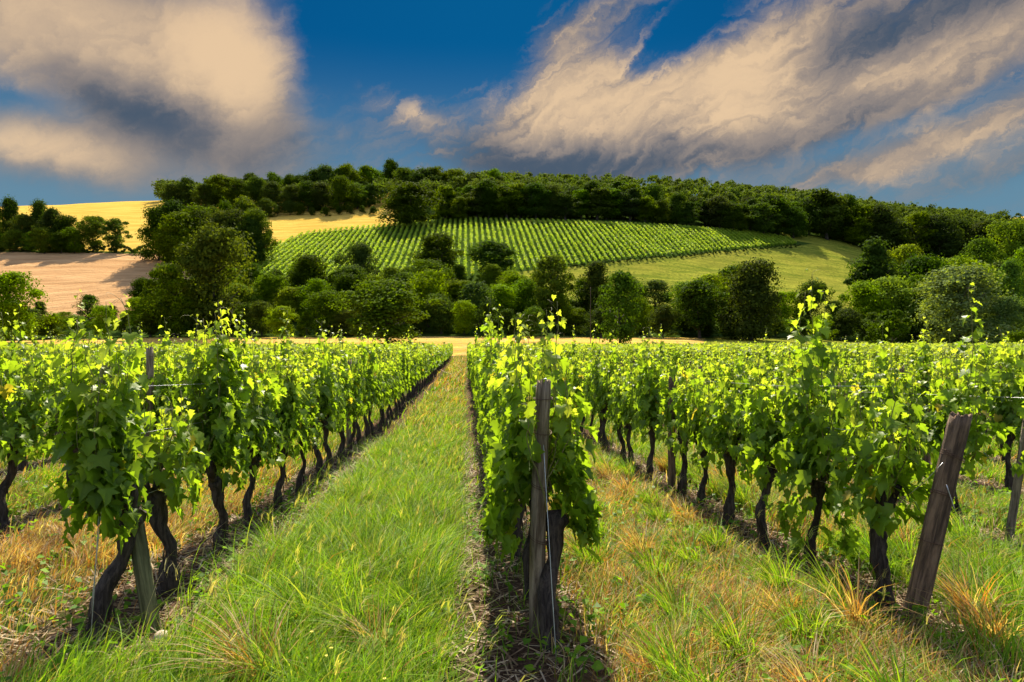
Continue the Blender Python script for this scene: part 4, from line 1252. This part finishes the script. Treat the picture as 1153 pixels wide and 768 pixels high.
for (nm, D0, spr, step, curve, kinds, lab) in BELTS:
    cx_, cy_ = [c[0] for c in curve], [c[1] for c in curve]
    px = max(cx_[0], -25) + step * 0.3; i = 0
    while px < min(cx_[-1], 1180):
        ty = float(np.interp(px, cx_, cy_)) + random.uniform(-5, 9) * (100 / D0 + .3)
        key = kinds[i % len(kinds)] if random.random() < .6 else random.choice(kinds)
        wpx = step * random.uniform(1.4, 2.6) * (1.15 if D0 > 180 else 1.0)
        put_tree(key, px, D0 + random.uniform(-spr, spr), ty, wpx, lab, 'trees of the ' + nm + ' belt', minh=3, wr=random.uniform(0.85, 1.2), hs=random.choice([0.84, 0.94, 1.0, 1.05, 1.12, 1.32 if D0 < 150 else 1.08]))
        px += step * random.uniform(0.8, 1.2); i += 1

# low hedge along the top of the ploughed field
hp = Acc(); r = np.random.default_rng(50)
for px in np.arange(-250, 170, 7):
    x_, y_ = gpt(px, 201); z = float(TZ(x_, y_))
    P, Nn, Tp, S, tone, r2_ = crown_arrays(int(px) + 3000, n_l=5, per=60, H=2.2, W=3.4, base=0, leaf=0.4, shape='dome')
    add_leaves(hp, P + np.array([x_, y_, z]), Nn, Tp, S, np.array(DG)[None] * tone[:, None], 0, r, QL, QP)
tag(link('hedge', hp.mesh('hedge', M_WOODLAND)), 'low dark hedge along the upper edge of the ploughed field', 'hedge')
hp = Acc()
for px in np.arange(606, 905, 5):                                     # rough scrub between vines and meadow
    py = float(np.interp(px, [606, 720, 830, 905], [304, 293, 283, 277])); D_ = 150
    ds_ = np.linspace(150, 258, 220); X_, Y_ = toWorld((px - CX) / F * ds_, ds_); Z_ = TZ(X_, Y_); pyy = CY - F * (Z_ - ZC) / ds_
    j = int(np.argmin(np.abs(pyy - py)))
    P, Nn, Tp, S, tone, r2_ = crown_arrays(int(px) + 5000, n_l=4, per=40, H=1.0, W=2.4, base=0, leaf=0.3, shape='dome')
    add_leaves(hp, P + np.array([X_[j], Y_[j], Z_[j]]), Nn, Tp, S, np.array(DG)[None] * tone[:, None], 0, r, QL, QP)
tag(link('hedge', hp.mesh('hedge', M_WOODLAND)), 'thin dark hedge between the hillside vines and the meadow', 'hedge')

# far woodland on the ridge, one mass
fw = Acc(); r = np.random.default_rng(60)
for (pa, pb, Da, Db, n_t, ls, ht) in [(185, 430, 286, 300, 46, .6, 10), (430, 720, 276, 300, 90, .6, 10), (180, 600, 300, 345, 150, 0.8, 10), (540, 1190, 285, 440, 620, 0.9, 10.5), (930, 1180, 270, 380, 220, 0.9, 10), (900, 1105, 440, 640, 160, 1.3, 10), (1180, 1600, 270, 360, 150, 1.1, 10)]:
    for k in range(n_t):
        px = r.uniform(pa, pb); D_ = r.uniform(Da, Db)
        x_, y_ = gpt(px, D_); z = float(TZ(x_, y_)); H = ht * r.uniform(0.8, 1.15)
        P, Nn, Tp, S, tone, r2_ = crown_arrays(int(k * 17 + Da), n_l=9, per=34, H=H, W=9.5 * r.uniform(.8, 1.2), base=0.25, leaf=ls, shape='round')
        c = (np.array(MG) * r.uniform(0.8, 1.25) + np.array([0.012, 0.006, 0.0]) * r.random())[None] * tone[:, None]
        add_leaves(fw, P + np.array([x_, y_, z]), Nn, Tp, S, c, 0, r, QL, QP)
tag(link('far_woodland', fw.mesh('far_woodland', M_WOODLAND)), 'continuous woodland covering the far ridge', 'woodland', kind='stuff')

# thin dark pole by the lone tree
px_, py_ = gpt(665, 100.5)
put_post(px_, py_, 9.4, 0.05, M_POSTDARK, 'thin dark pole at the far vineyard end left of the lone airy tree', None, None, (), 5, name='pole', cat='pole')

# ------------------------------------------------------------------ hillside vineyard: every row a thing
r = np.random.default_rng(70); nrow = 0
for X in np.arange(-75, 118, 1.78):
    ys = np.arange(150, 265, 0.75)
    Xs = np.full(len(ys), X); Z_ = TZ(Xs, ys); px, py, d_ = toPx(Xs, ys, Z_)
    ok = inpoly(px, py, VINEPOLY)
    if ok.any(): w_ = np.where(ok)[0]; ok[w_[0]:w_[-1] + 1] = True
    if ok.sum() < 4: continue
    runs = np.split(np.where(ok)[0], np.where(np.diff(np.where(ok)[0]) > 1)[0] + 1)
    run = max(runs, key=len); ys, Z_ = ys[run], Z_[run]
    if len(ys) < 9: continue
    m_ = max(19, int(900 / len(ys)))
    yy = np.repeat(ys, m_) + r.uniform(-.4, .4, len(ys) * m_); n = len(yy)
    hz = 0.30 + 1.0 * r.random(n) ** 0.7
    P = np.stack([r.normal(0, 0.20, n), yy - ys[0], np.interp(yy, ys, Z_) - Z_[0] + hz], -1)
    Nn = np.stack([r.normal(0, .8, n), r.normal(0, .4, n), r.uniform(0.2, 1, n)], -1)
    Tp = np.stack([r.normal(0, .4, n), r.normal(0, .6, n), -np.ones(n)], -1)
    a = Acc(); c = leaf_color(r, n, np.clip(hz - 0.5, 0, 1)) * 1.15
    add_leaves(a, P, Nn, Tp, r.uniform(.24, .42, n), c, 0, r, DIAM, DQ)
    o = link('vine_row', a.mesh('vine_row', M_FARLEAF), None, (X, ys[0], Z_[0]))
    tag(o, 'row of vines running up the sunny hillside vineyard', 'vine row', 'vine rows on the hillside'); nrow += 1
print('rows', nrow, 'vines far', len(far_i))
